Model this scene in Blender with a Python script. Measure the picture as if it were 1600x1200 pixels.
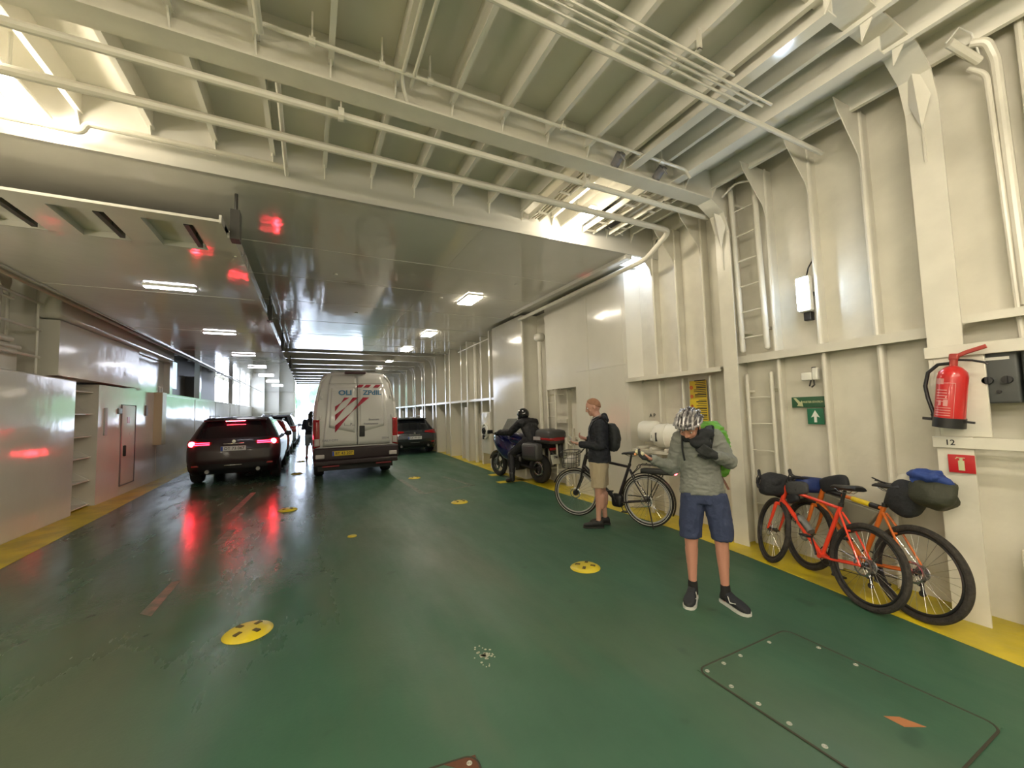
import bpy, math, random
from math import sin, cos, pi, radians as rad
from mathutils import Vector as V, Matrix, Quaternion, noise as mn
random.seed(7)
for o in list(bpy.data.objects): bpy.data.objects.remove(o, do_unlink=True)
S = bpy.context.scene; COL = S.collection

# ------------------------------------------------------------------ camera
cd = bpy.data.cameras.new('camera'); cam = bpy.data.objects.new('camera', cd); COL.objects.link(cam)
cd.sensor_width = 36; cd.lens = 630/1600*36; cd.clip_start = .02; cd.clip_end = 500
RT = (0.894554, -0.446091, -0.027862); DN = (0.004242, 0.070808, -0.997481); FW = (0.446940, 0.892182, 0.065234)
cam.matrix_world = Matrix(((RT[0], -DN[0], -FW[0], 0), (RT[1], -DN[1], -FW[1], 0), (RT[2], -DN[2], -FW[2], 1.6), (0, 0, 0, 1)))
S.camera = cam
# ------------------------------------------------------------------ world, exposure
S.view_settings.view_transform = 'Standard'; S.view_settings.look = 'None'
S.view_settings.gamma = 1; S.view_settings.use_curve_mapping = False
S.view_settings.exposure = 0.15
W = bpy.data.worlds.new('sky'); S.world = W; W.use_nodes = True
bg = W.node_tree.nodes['Background']; bg.inputs[0].default_value = (.70, .79, 1.0, 1); bg.inputs[1].default_value = 12.0
LAMP = 100.0     # strength of the fluorescent tubes

# ------------------------------------------------------------------ materials
MATS = {}
def M(name, col, rough=.5, metal=0., bump=0., bscale=20., var=0., vscale=3., coat=0., emit=None, es=1., trans=0., col2=None, alpha=1.):
    if name in MATS: return MATS[name]
    m = bpy.data.materials.new(name); m.use_nodes = True; MATS[name] = m
    nt = m.node_tree; b = nt.nodes['Principled BSDF']; I = b.inputs
    I['Base Color'].default_value = (*col, 1); I['Roughness'].default_value = rough; I['Metallic'].default_value = metal
    I['Coat Weight'].default_value = coat; I['Coat Roughness'].default_value = .08
    if trans: I['Transmission Weight'].default_value = trans
    if alpha < 1: I['Alpha'].default_value = alpha
    if emit: I['Emission Color'].default_value = (*emit, 1); I['Emission Strength'].default_value = es
    if bump or var or col2:
        tc = nt.nodes.new('ShaderNodeTexCoord')
    if var or col2:
        n = nt.nodes.new('ShaderNodeTexNoise'); n.inputs['Scale'].default_value = vscale; n.inputs['Detail'].default_value = 5
        nt.links.new(tc.outputs['Object'], n.inputs['Vector'])
        r = nt.nodes.new('ShaderNodeValToRGB'); r.color_ramp.elements[0].position = .35; r.color_ramp.elements[1].position = .68
        c2 = col2 or tuple(c*(1-var) for c in col)
        r.color_ramp.elements[0].color = (*c2, 1); r.color_ramp.elements[1].color = (*col, 1)
        nt.links.new(n.outputs[0], r.inputs[0]); nt.links.new(r.outputs[0], I['Base Color'])
    if bump:
        n2 = nt.nodes.new('ShaderNodeTexNoise'); n2.inputs['Scale'].default_value = bscale; n2.inputs['Detail'].default_value = 3
        nt.links.new(tc.outputs['Object'], n2.inputs['Vector'])
        bp = nt.nodes.new('ShaderNodeBump'); bp.inputs['Strength'].default_value = bump; bp.inputs['Distance'].default_value = .02
        nt.links.new(n2.outputs[0], bp.inputs['Height']); nt.links.new(bp.outputs[0], I['Normal'])
    return m
paint = M('cream_gloss_paint', (.71, .685, .60), .14, bump=.35, bscale=2.2, var=.07, vscale=1.3)
paint_r = M('cream_rough_paint', (.70, .67, .575), .32, bump=.32, bscale=6, var=.1, vscale=4)
paint_c = M('ceiling_cream_paint', (.78, .755, .67), .13, bump=.30, bscale=2.4, var=.08, vscale=1.1)
paint_g = M('glossy_low_ceiling_paint', (.64, .625, .57), .07, bump=.38, bscale=1.9, var=.06, vscale=1.1, coat=.5)
dark_steel = M('dark_steel', (.05, .048, .042), .45, bump=.1)
black = M('black_plastic', (.012, .012, .013), .42)
blackfab = M('black_fabric', (.012, .013, .016), .85, bump=.3, bscale=60)
rubber = M('tyre_rubber', (.022, .021, .02), .75, bump=.25, bscale=90)
chrome = M('steel', (.6, .6, .6), .25, 1.)
grey = M('grey_metal', (.25, .25, .25), .4, .8)
white = M('white_plastic', (.75, .74, .68), .35)
glass = M('dark_glass', (.01, .012, .015), .04, coat=.6)
yellow = M('yellow_deck_paint', (.70, .55, .02), .38, bump=.3, bscale=14, col2=(.44, .35, .02), vscale=2.2)
lampm = M('fill_lamp_tube', (.9, .9, .85), .4, emit=(1., .89, .71), es=LAMP)
lampv = M('fluorescent_tube_dimmer', (.9, .9, .85), .4, emit=(1., .88, .68), es=LAMP*.55)
lampl = M('fluorescent_tube_cool', (.9, .9, .9), .4, emit=(.93, .93, 1.), es=LAMP*.35)
lampb = M('lamp_diffuser', (.9, .9, .85), .4, emit=(1., .89, .72), es=LAMP*.55)
ledm = M('led_floodlight_lens', (.9, .95, 1), .3, emit=(.62, .78, 1.), es=110)
redm = M('red_paint', (.45, .015, .02), .3)
signtext_w = M('white_print', (.75, .75, .7), .5)
signtext_k = M('black_print', (.02, .02, .02), .5)

# ------------------------------------------------------------------ mesh builder
def frame_from(d):
    d = V(d).normalized(); u = V((0, 0, 1)) if abs(d.z) < .95 else V((1, 0, 0))
    a = d.cross(u).normalized(); b = a.cross(d).normalized(); return a, b, d
class MB:
    def __init__(s, T=None): s.v = []; s.f = []; s.mi = []; s.m = 0; s.T = T
    def add(s, vs, fs):
        k = len(s.v)
        for p in vs:
            p = V(p); s.v.append(s.T @ p if s.T is not None else p)
        for f in fs: s.f.append([i+k for i in f]); s.mi.append(s.m)
        return s
    def box(s, c, d, R=None):
        x, y, z = d[0]/2, d[1]/2, d[2]/2; c = V(c)
        vs = [V((i, j, k)) for i in (-x, x) for j in (-y, y) for k in (-z, z)]
        if R is not None: vs = [R @ p for p in vs]
        return s.add([c+p for p in vs], [(0, 1, 3, 2), (4, 6, 7, 5), (0, 4, 5, 1), (2, 3, 7, 6), (0, 2, 6, 4), (1, 5, 7, 3)])
    def bx(s, x0, x1, y0, y1, z0, z1): return s.box(((x0+x1)/2, (y0+y1)/2, (z0+z1)/2), (abs(x1-x0), abs(y1-y0), abs(z1-z0)))
    def rbox(s, c, d, r=.1, R=None, n=5):
        # rounded box: superellipsoid-like cube grid
        c = V(c); hx, hy, hz = d[0]/2, d[1]/2, d[2]/2; r = min(r, hx, hy, hz)
        def pt(th, ph):
            x, y, z = cos(ph)*cos(th), cos(ph)*sin(th), sin(ph)
            p = V((math.copysign(hx-r, x)+x*r, math.copysign(hy-r, y)+y*r, math.copysign(hz-r, z)+z*r)); return c+(R @ p if R is not None else p)
        ths = []; phs = []
        for q in range(4):
            for i in range(n+1): ths.append(q*pi/2+(.0005+(pi/2-.001)*i/n))
        for q in (-1, 0):
            for i in range(n+1): phs.append(q*pi/2+(.0005+(pi/2-.001)*i/n))
        vs = [pt(t, p) for p in phs for t in ths]; N = len(ths)
        fs = [(j*N+i, j*N+(i+1) % N, (j+1)*N+(i+1) % N, (j+1)*N+i) for j in range(len(phs)-1) for i in range(N)]
        fs.append(tuple(range(N-1, -1, -1))); fs.append(tuple((len(phs)-1)*N+i for i in range(N)))
        return s.add(vs, fs)
    def cyl(s, a, b, r, r2=None, n=14):
        a, b = V(a), V(b); r2 = r if r2 is None else r2; u, w, d = frame_from(b-a)
        vs = [a+(u*cos(2*pi*i/n)+w*sin(2*pi*i/n))*r for i in range(n)]+[b+(u*cos(2*pi*i/n)+w*sin(2*pi*i/n))*r2 for i in range(n)]
        fs = [(i, i+n, (i+1) % n+n, (i+1) % n) for i in range(n)]+[tuple(range(n)), tuple(range(2*n-1, n-1, -1))]
        return s.add(vs, fs)
    def tube(s, pts, r, n=8, closed=False, flat=1.):
        pts = [V(p) for p in pts]; L = len(pts); rr = r if isinstance(r, (list, tuple)) else [r]*L
        vs = []; pu = None
        for i, p in enumerate(pts):
            if closed: d = pts[(i+1) % L]-pts[i-1]
            else: d = pts[min(i+1, L-1)]-pts[max(i-1, 0)]
            d.normalize()
            if pu is None: u = frame_from(d)[0]
            else: u = (pu-d*pu.dot(d)).normalized()
            pu = u; w = u.cross(d)
            vs += [p+(u*cos(2*pi*k/n)+w*sin(2*pi*k/n)*flat)*rr[i] for k in range(n)]
        fs = []
        for i in range(L if closed else L-1):
            j = (i+1) % L; fs += [(i*n+k, i*n+(k+1) % n, j*n+(k+1) % n, j*n+k) for k in range(n)]
        if not closed: fs += [tuple(range(n-1, -1, -1)), tuple((L-1)*n+k for k in range(n))]
        return s.add(vs, fs)
    def prism(s, poly, d0, d1, ax='y'):
        def P(a, b, d): return {'y': (a, d, b), 'x': (d, a, b), 'z': (a, b, d)}[ax]
        n = len(poly); vs = [P(a, b, d0) for a, b in poly]+[P(a, b, d1) for a, b in poly]
        return s.add(vs, [(i, (i+1) % n, (i+1) % n+n, i+n) for i in range(n)]+[tuple(range(n-1, -1, -1)), tuple(range(n, 2*n))])
    def lathe(s, prof, c, ax, n=24):
        c = V(c); u, w, d = frame_from(ax); vs = []
        for r, h in prof: vs += [c+d*h+(u*cos(2*pi*i/n)+w*sin(2*pi*i/n))*r for i in range(n)]
        fs = []
        for j in range(len(prof)-1): fs += [(j*n+i, (j+1)*n+i, (j+1)*n+(i+1) % n, j*n+(i+1) % n) for i in range(n)]
        fs += [tuple(range(n)), tuple((len(prof)-1)*n+i for i in range(n-1, -1, -1))]
        return s.add(vs, fs)
    def ell(s, c, r, R=None, nu=16, nv=10, pw=1., nz=0., ns=6., seed=0):
        c = V(c); r = (r,)*3 if isinstance(r, (int, float)) else r; vs = []
        sp = lambda x: math.copysign(abs(x)**pw, x)
        for j in range(nv+1):
            ph = -pi/2+pi*j/nv
            for i in range(nu):
                th = 2*pi*i/nu; cp = max(cos(ph), 1e-3)
                p = V((sp(cp)*sp(cos(th))*r[0], sp(cp)*sp(sin(th))*r[1], sp(sin(ph))*r[2]))
                if nz: p = p*(1+nz*mn.noise(p*ns+V((seed, seed*2., 0))))
                vs.append(c+(R @ p if R is not None else p))
        fs = [(j*nu+i, j*nu+(i+1) % nu, (j+1)*nu+(i+1) % nu, (j+1)*nu+i) for j in range(nv) for i in range(nu)]
        fs += [tuple(range(nu-1, -1, -1)), tuple(nv*nu+i for i in range(nu))]
        return s.add(vs, fs)
    def caps(s, a, b, r1, r2=None, n=12, m=4):
        a, b = V(a), V(b); r2 = r1 if r2 is None else r2
        if (b-a).length < 1e-4: return s.ell(a, r1)
        u, w, d = frame_from(b-a); rings = []
        for j in range(1, m+1): t = -pi/2+pi/2*j/m; rings.append((a+d*sin(t)*r1, cos(t)*r1))
        for j in range(0, m): t = pi/2*j/m; rings.append((b+d*sin(t)*r2, cos(t)*r2))
        vs = [a-d*r1]
        for c, r in rings: vs += [c+(u*cos(2*pi*i/n)+w*sin(2*pi*i/n))*r for i in range(n)]
        vs.append(b+d*r2); L = len(rings)
        fs = [(0, 1+i, 1+(i+1) % n) for i in range(n)]
        for j in range(L-1): fs += [(1+j*n+i, 1+(j+1)*n+i, 1+(j+1)*n+(i+1) % n, 1+j*n+(i+1) % n) for i in range(n)]
        fs += [(1+(L-1)*n+i, len(vs)-1, 1+(L-1)*n+(i+1) % n) for i in range(n)]
        return s.add(vs, fs)
    def torus(s, c, ax, R, r, n=48, m=10, flat=1.):
        c = V(c); u, w, d = frame_from(ax); vs = []
        for i in range(n):
            a = 2*pi*i/n; e = u*cos(a)+w*sin(a)
            vs += [c+e*(R+r*cos(2*pi*k/m))+d*(r*flat*sin(2*pi*k/m)) for k in range(m)]
        return s.add(vs, [(i*m+k, i*m+(k+1) % m, ((i+1) % n)*m+(k+1) % m, ((i+1) % n)*m+k) for i in range(n) for k in range(m)])
    def grid(s, fn, nu, nv):
        vs = [fn(i/nu, j/nv) for j in range(nv+1) for i in range(nu+1)]; N = nu+1
        return s.add(vs, [(j*N+i, j*N+i+1, (j+1)*N+i+1, (j+1)*N+i) for j in range(nv) for i in range(nu)])
    def build(s, name, mats, parent=None, smooth=35, bevel=0, loc=None, solid=0):
        me = bpy.data.meshes.new(name); o = bpy.data.objects.new(name, me)
        off = V(loc) if loc is not None else V((0, 0, 0))
        me.from_pydata([tuple(p-off) for p in s.v], [], s.f); o.location = off
        for m in (mats if isinstance(mats, (list, tuple)) else [mats]): me.materials.append(m)
        me.polygons.foreach_set('material_index', s.mi)
        if smooth:
            me.polygons.foreach_set('use_smooth', [True]*len(me.polygons)); me.set_sharp_from_angle(angle=rad(smooth))
        me.update(); COL.objects.link(o)
        if parent: o.parent = parent
        if solid:
            md = o.modifiers.new('s', 'SOLIDIFY'); md.thickness = solid; md.offset = 0
        if bevel:
            md = o.modifiers.new('b', 'BEVEL'); md.width = bevel; md.segments = 2; md.limit_method = 'ANGLE'
        return o
def tag(o, label, cat, group=None):
    o['label'] = label; o['category'] = cat
    if group: o['group'] = group
    return o
def thing(name, label, cat, loc=(0, 0, 0), rz=0, group=None):
    o = bpy.data.objects.new(name, None); COL.objects.link(o); o.location = loc; o.rotation_euler = (0, 0, rz)
    o.empty_display_size = .1
    return tag(o, label, cat, group)
def one(mb, name, mat, label, cat, group=None, **k):
    xs = [p.x for p in mb.v]; ys = [p.y for p in mb.v]; zs = [p.z for p in mb.v]
    loc = ((min(xs)+max(xs))/2, (min(ys)+max(ys))/2, min(zs))
    return tag(mb.build(name, mat, loc=loc, **k), label, cat, group)
def struct(mb, name, mat, parent=None, **k):
    o = mb.build(name, mat, parent, **k)
    if not parent: o['kind'] = 'structure'
    return o
def text(s_, size, mat, name, parent, Mx, ext=.0015, align='CENTER', sx=1., off=.012):
    c = bpy.data.curves.new('t', 'FONT'); c.body = s_; c.size = size; c.extrude = ext; c.align_x = align; c.align_y = 'CENTER'
    c.offset = size*off
    o = bpy.data.objects.new('t', c); COL.objects.link(o)
    me = bpy.data.meshes.new_from_object(o.evaluated_get(bpy.context.evaluated_depsgraph_get())); bpy.data.objects.remove(o)
    me.transform(Mx @ Matrix.Diagonal((sx, 1, 1, 1))); me.materials.clear(); me.materials.append(mat)
    r = bpy.data.objects.new(name, me); COL.objects.link(r); r.parent = parent; return r
def TM(o, xa, ya):   # matrix with origin o, local x axis xa, y axis ya (text up)
    xa = V(xa).normalized(); ya = V(ya).normalized(); za = xa.cross(ya)
    return Matrix(((xa.x, ya.x, za.x, o[0]), (xa.y, ya.y, za.y, o[1]), (xa.z, ya.z, za.z, o[2]), (0, 0, 0, 1)))
# text on the right wall reads along -y with its face towards -x
def RW(x, y, z): return TM((x, y, z), (0, -1, 0), (0, 0, 1))

# ------------------------------------------------------------------ floor
fm = M('green_deck_paint', (.03, .085, .045), .3)
nt = fm.node_tree; b = nt.nodes['Principled BSDF']; L = nt.links.new
geo = nt.nodes.new('ShaderNodeNewGeometry')
def nz(scale, detail=5, vec=None, rough=.6, dist=0):
    n = nt.nodes.new('ShaderNodeTexNoise'); n.inputs['Scale'].default_value = scale; n.inputs['Detail'].default_value = detail
    n.inputs['Roughness'].default_value = rough; n.inputs['Distortion'].default_value = dist; L(vec or geo.outputs['Position'], n.inputs['Vector']); return n.outputs[0]
def ramp(src, stops):
    r = nt.nodes.new('ShaderNodeValToRGB'); e = r.color_ramp.elements
    while len(e) < len(stops): e.new(.5)
    for q, (p, c) in zip(e, stops): q.position = p; q.color = (*c, 1) if len(c) == 3 else c
    L(src, r.inputs[0]); return r.outputs[0]
def mix(f, a, bb):
    m = nt.nodes.new('ShaderNodeMix'); m.data_type = 'RGBA'; L(f, m.inputs[0])
    for k, q in ((6, a), (7, bb)):
        if isinstance(q, tuple): m.inputs[k].default_value = (*q, 1)
        else: L(q, m.inputs[k])
    return m.outputs[2]
def mth(op, a, bb):
    m = nt.nodes.new('ShaderNodeMath'); m.operation = op; m.use_clamp = True
    for k, q in ((0, a), (1, bb)):
        if isinstance(q, (int, float)): m.inputs[k].default_value = q
        else: L(q, m.inputs[k])
    return m.outputs[0]
mp = nt.nodes.new('ShaderNodeMapping'); mp.inputs['Scale'].default_value = (1.3, .33, 1); L(geo.outputs['Position'], mp.inputs[0])
green = ramp(nz(.9), [(.3, (.032, .088, .052)), (.7, (.042, .115, .066))])
brown = ramp(nz(.55, 5, mp.outputs[0], .55), [(.45, (0, 0, 0)), (.62, (1, 1, 1))])
sep = nt.nodes.new('ShaderNodeSeparateXYZ'); L(geo.outputs['Position'], sep.inputs[0])
lane = ramp(mth('ADD', mth('MULTIPLY', sep.outputs[0], .12), .5), [(.0, (.25,)*3), (.22, (.75,)*3), (.55, (.95,)*3), (.75, (.55,)*3), (.88, (.0,)*3)])
c1 = mix(mth('MULTIPLY', mth('MULTIPLY', brown, lane), .55), green, (.115, .100, .066))
mp2 = nt.nodes.new('ShaderNodeMapping'); mp2.inputs['Scale'].default_value = (2.6, .9, 1); mp2.inputs['Rotation'].default_value = (0, 0, .5); L(geo.outputs['Position'], mp2.inputs[0])
scuff = ramp(nz(1.7, 8, mp2.outputs[0], .7, .6), [(.60, (0, 0, 0)), (.70, (1, 1, 1))])
far = ramp(mth('MULTIPLY', sep.outputs[1], .06), [(.2, (.05,)*3), (.42, (.8,)*3)])
c2 = mix(mth('MULTIPLY', mth('MULTIPLY', scuff, far), .45), c1, (.16, .17, .13))
spots = ramp(nz(3.3, 2, None, .4), [(.70, (0, 0, 0)), (.76, (1, 1, 1))])
c3 = mix(mth('MULTIPLY', spots, .6), c2, (.018, .05, .03))
specks = ramp(nz(24, 2), [(.80, (0, 0, 0)), (.83, (1, 1, 1))])
L(mix(mth('MULTIPLY', specks, .5), c3, (.3, .32, .24)), b.inputs['Base Color'])
# worn shiny wheel track down the middle lane: smoother paint
trk0 = ramp(mth('ADD', mth('MULTIPLY', sep.outputs[0], .25), .5), [(.28, (0, 0, 0)), (.42, (1, 1, 1)), (.52, (1, 1, 1)), (.62, (0, 0, 0))])
fy = ramp(mth('MULTIPLY', sep.outputs[1], .1), [(.22, (.15,)*3), (.40, (1,)*3)]); trk = mth('MULTIPLY', trk0, fy)
rn = ramp(nz(1.6, 6, mp.outputs[0], .65), [(.35, (.38,)*3), (.65, (.56,)*3)])
rgh = mth('SUBTRACT', rn, mth('MULTIPLY', trk, .24)); L(rgh, b.inputs['Roughness'])
bp = nt.nodes.new('ShaderNodeBump'); bp.inputs['Strength'].default_value = .35; bp.inputs['Distance'].default_value = .004
b1 = nz(38, 3); b2 = nz(5, 4); L(mth('ADD', mth('MULTIPLY', b1, .5), mth('MULTIPLY', b2, .9)), bp.inputs['Height']); L(bp.outputs[0], b.inputs['Normal'])
b.inputs['Specular IOR Level'].default_value = .4

mb = MB(); mb.bx(-4.6, 5.4, -7, 34.5, -.12, 0); struct(mb, 'floor', fm)
# yellow walkway stripes along both sides (painted, a few mm thick)
def ribbon(m, inner, outer, z0, z1):
    n = len(inner); vs = [(x, y, z) for z in (z0, z1) for x, y in inner]+[(x, y, z) for z in (z0, z1) for x, y in outer]
    fs = []
    for i in range(n-1): fs += [(n+i, 3*n+i, 3*n+i+1, n+i+1), (i, i+1, 2*n+i+1, 2*n+i), (i, n+i, n+i+1, i+1), (2*n+i, 2*n+i+1, 3*n+i+1, 3*n+i)]
    m.add(vs, fs)
mb = MB(); ribbon(mb, [(3.6, -2), (3.78, .9), (4.12, 2.83), (4.25, 3.92), (4.31, 9.88), (4.62, 15.5), (4.66, 34)], [(5.1, -2), (5.1, .9), (5.2, 2.83), (5.2, 3.92), (5.2, 9.88), (5.2, 15.5), (5.2, 34)], 0, .003)
mb.bx(4.0, 4.4, 9.2, 9.5, 0, .003); mb.bx(3.75, 4.4, 8.2, 8.45, 0, .003)
struct(mb, 'trim_1', yellow, smooth=0)
mb = MB(); ribbon(mb, [(-4.2, -2), (-4.2, 6.6), (-4.2, 15), (-4.2, 34)], [(-3.0, -2), (-3.07, 6.65), (-3.36, 15.2), (-3.4, 34)], 0, .003); struct(mb, 'trim_2', yellow, smooth=0)

# ------------------------------------------------------------------ right wall
CZ = 4.38; LZ = 3.86
WP = [(4.36, -7), (4.47, 1.2), (4.70, 3.05), (4.85, 4.95), (5.0, 8), (5.0, 34)]
def wx(y):
    for (x0, y0), (x1, y1) in zip(WP, WP[1:]):
        if y <= y1: return x0+(x1-x0)*(y-y0)/(y1-y0)
    return WP[-1][0]
mb = MB(); mb.prism(WP+[(5.4, 34), (5.4, -7)], 0, CZ+.1, 'z'); 
struct(mb, 'wall_right', paint_r, smooth=0)
def wall_bar(mb, y0, y1, z, h, d, x_off=0):   # horizontal ledge following the plate
    xa, xb = wx(y0)+.01, wx(y1)+.01
    mb.prism([(xa, y0), (xb, y1), (xb-d, y1), (xa-d, y0)], z-.012, z, 'z')
    mb.prism([(xa-d-.014, y0), (xb-d-.014, y1), (xb-d, y1), (xa-d, y0)], z-h, z, 'z')
tn = [3]
def trim(mb, mat=paint_r, **k):
    o = struct(mb, 'trim_%d' % tn[0], mat, **k); tn[0] += 1; return o
# vertical stiffeners with brackets into the deckhead
def stiff(mb, y, z0, z1, d=.13, t=.014, br=True):
    x = wx(y)+.005
    mb.bx(x-d, x, y-t/2, y+t/2, z0, z1); mb.cyl((x-d, y, z0), (x-d, y, z1), .022, n=8)
    if br:
        mb.prism([(x-d, z1-.62), (x, z1-.62), (x, z1), (x-d-.42, z1), (x-d-.36, z1-.1), (x-d-.06, z1-.42)], y-.004, y+.004)
mb = MB()
for y in (1.68, 2.14, 2.60): stiff(mb, y, 2.16, 4.2)
for y in (1.68, 2.14, 2.60): stiff(mb, y, 0.02, 2.08, d=.10, br=False)
for y in (3.52, 3.98, 4.44): stiff(mb, y, 2.04, 4.12)
for y in (3.52, 3.98, 4.44): stiff(mb, y, .02, 1.98, d=.10, br=False)
for y in (.3, .75, -.2, -.7, -1.6, -2.1, -2.6): stiff(mb, y, 2.2, 4.3, d=.1, br=False)
for y in (.3, .75): stiff(mb, y, .02, 1.2, d=.1, br=False)
trim(mb)
mb = MB(); wall_bar(mb, 1.33, 3.06, 2.16, .085, .17); trim(mb)
mb = MB(); wall_bar(mb, 3.2, 4.98, 2.06, .06, .30); trim(mb)
mb = MB(); wall_bar(mb, -2, 1.13, 2.20, .06, .20); trim(mb)
# horizontal flat bars right of the pillar
mb = MB(); mb.prism([(4.18, -2), (4.215, 1.33), (4.195, 1.33), (4.16, -2)], 1.90, 1.985, 'z'); trim(mb, bevel=.004)
mb = MB(); mb.prism([(4.18, -2), (4.215, 1.33), (4.195, 1.33), (4.16, -2)], 1.235, 1.315, 'z'); b12 = trim(mb, bevel=.004)
text('12', .055, signtext_k, 'frame_number', b12, RW(4.193, 1.235, 1.275))
# plate behind the extinguisher
mb = MB(); mb.bx(4.215, 4.24, 1.03, 1.29, 1.32, 1.93); trim(mb, bevel=.004)
# web frames: column + deckhead beam
def web(y, xf, zf, k, w=.2, xl=-4.3, left=True, kn=.3):
    mb = MB(); xp = 5.05
    path = [(xf, 0), (xf, zf-kn*1.15), (xf-kn*.28, zf-kn*.42), (xf-kn, zf), (xl, zf)]
    pin = [(x_+.012, z_+.012) for x_, z_ in path]; mb.prism([(xp, 0)]+pin+[(xl, CZ+.05), (xp, CZ+.05)], y-.008, y+.008)
    for (x0, z0), (x1, z1) in zip(path, path[1:]):
        dx, dz = x1-x0, z1-z0; l = math.hypot(dx, dz); nx, nz_ = -dz/l*.016, dx/l*.016
        mb.prism([(x0, z0), (x1, z1), (x1-nx, z1-nz_), (x0-nx, z0-nz_)], y-w/2, y+w/2)
    # gusset under the corner
    mb.prism([(xf+.0, zf-.02), (xf-.015, zf-.75), (xf+.0, zf-.78)], y-.007, y+.007)
    mb.add([(xf-.02, y-w/2, zf-.18), (xf-.02, y+w/2, zf-.18), (xf-.03, y, zf-.52), (xf-.12, y, zf-.10), (xf, y, zf-.3)], [(0, 2, 3), (1, 3, 2), (0, 3, 4), (1, 4, 3)])
    return trim(mb, paint_r)
web(1.22, 4.22, 4.19, 0, w=.19)
web(3.06, 4.40, 3.97, 1, w=.18, kn=.28)
web(-.62, 4.12, 4.22, 2, w=.19)
web(-2.46, 4.05, 4.22, 3, w=.19)
# side shell portion between column W2 and the smooth casing: recessed panels
mb = MB(); mb.bx(4.60, 5.05, 4.98, 6.42, 0, LZ); mb.bx(4.595, 4.61, 5.06, 5.62, 1.05, 3.3); mb.bx(4.60, 5.05, 6.42, 7.5, 2.02, LZ)
mb.prism([(4.60, 4.98), (4.9, 4.86), (5.05, 4.86), (5.05, 4.98)], 0, LZ, 'z')
mb.bx(4.59, 4.61, 6.0, 6.012, .1, 3.7); mb.bx(4.59, 4.61, 5.02, 6.4, 2.30, 2.312)
trim(mb, paint)
mb = MB(); mb.bx(4.48, 5.05, 8.35, 10.1, 0, LZ); trim(mb, paint)      # big smooth column box behind the motorcycle
mb = MB(); mb.bx(4.9, 5.05, 6.42, 8.35, 0, LZ); mb.bx(4.80, 4.92, 7.02, 7.04, 0, 2.0); mb.bx(4.82, 4.9, 6.5, 6.9, 1.0, 1.6); mb.bx(4.82, 4.9, 7.1, 7.6, .9, 1.02); mb.bx(4.82, 4.9, 7.1, 7.6, 1.3, 1.38)
trim(mb)
# frames further forward
mb = MB()
y = 10.55
while y < 33.5:
    d = .42 if (round((y-10.55)/.92) % 2 == 0) else .30
    x = 5.0
    mb.bx(x-d, x, y-.008, y+.008, 0, 3.9); mb.bx(x-d-.012, x-d, y-.05, y+.05, 0, 3.9)
    if y > 15.2: mb.prism([(x-d, 3.4), (x, 3.4), (x, CZ), (x-d-.5, CZ), (x-d-.4, 4.0), (x-d-.1, 3.75)], y-.005, y+.005)
    y += .92
mb.bx(4.6, 5.0, 10.1, 33.8, 1.93, 1.945); mb.bx(4.585, 4.60, 10.1, 33.8, 1.91, 1.98)
trim(mb, paint)
mb = MB()
for y in (12.4, 18.6, 23.0): mb.bx(4.66, 5.0, y, y+.5, .0, 1.75)
trim(mb, paint)

# ------------------------------------------------------------------ deckhead
mb = MB(); mb.bx(-4.6, 5.3, -7, 4.44, CZ, CZ+.1)
for k in range(20):
    x = -4.1+.46*k+.08
    for ya, yb in ((-6.5, -2.4), (-2.4, -.6), (-.6, 1.22), (1.22, 3.06), (3.06, 4.42)):
        mb.bx(x-.007, x+.007, ya, yb, 4.155, CZ); mb.bx(x-.018, x+.022, ya, yb, 4.15, 4.172)
        # end brackets on the web frames
        mb.prism([(yb, 4.16), (yb-.07, 4.16), (yb, 4.03)], x-.006, x+.006, 'x')
for x in (2.98, 3.62):
    mb.bx(x-.007, x+.007, 1.22, 3.06, 4.08, CZ); mb.bx(x-.05, x+.05, 1.22, 3.06, 4.07, 4.082)
struct(mb, 'ceiling', paint_c, smooth=0)
mb = MB(); mb.bx(-4.6, 4.28, 4.42, 15.2, LZ, LZ+.05); mb.bx(-4.6, 4.9, 4.42, 4.47, LZ, CZ+.02)
mb.bx(-4.6, 5.0, 15.1, 15.2, LZ-.0, CZ); mb.bx(4.28, 5.0, 4.95, 15.2, LZ+.05, LZ+.1)
mb.bx(4.16, 4.28, 4.44, 8.3, LZ-.06, LZ+.01)
for y in (5.95, 7.3, 8.85, 10.6, 12.3, 13.8): mb.bx(-4.5, 4.2, y-.006, y+.006, LZ-.004, LZ)
for x in (-.2, 1.9): mb.bx(x-.005, x+.005, 4.5, 15.1, LZ-.003, LZ)
for (x, y) in ((.35, 6.9), (2.3, 7.6), (3.3, 6.3), (.9, 9.4)): mb.cyl((x, y, LZ-.02), (x, y, LZ), .03, n=10)
struct(mb, 'ceiling', paint_g, smooth=0)
mb = MB(); mb.bx(-4.6, 5.3, 15.2, 34, CZ, CZ+.1)
for k in range(20):
    x = -4.1+.46*k; mb.bx(x-.007, x+.007, 15.2, 34, 4.2, CZ)
struct(mb, 'ceiling', paint_c, smooth=0)
for k in range(20):
    y = 16.0+.92*k
    if y > 33.9: break
    mb = MB(); z = 3.88 if k % 2 == 0 else 4.05
    mb.bx(-4.3, 4.7, y-.008, y+.008, z, CZ); mb.bx(-4.3, 4.6, y-.09, y+.09, z-.015, z)
    trim(mb, paint_c, smooth=0)

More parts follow.
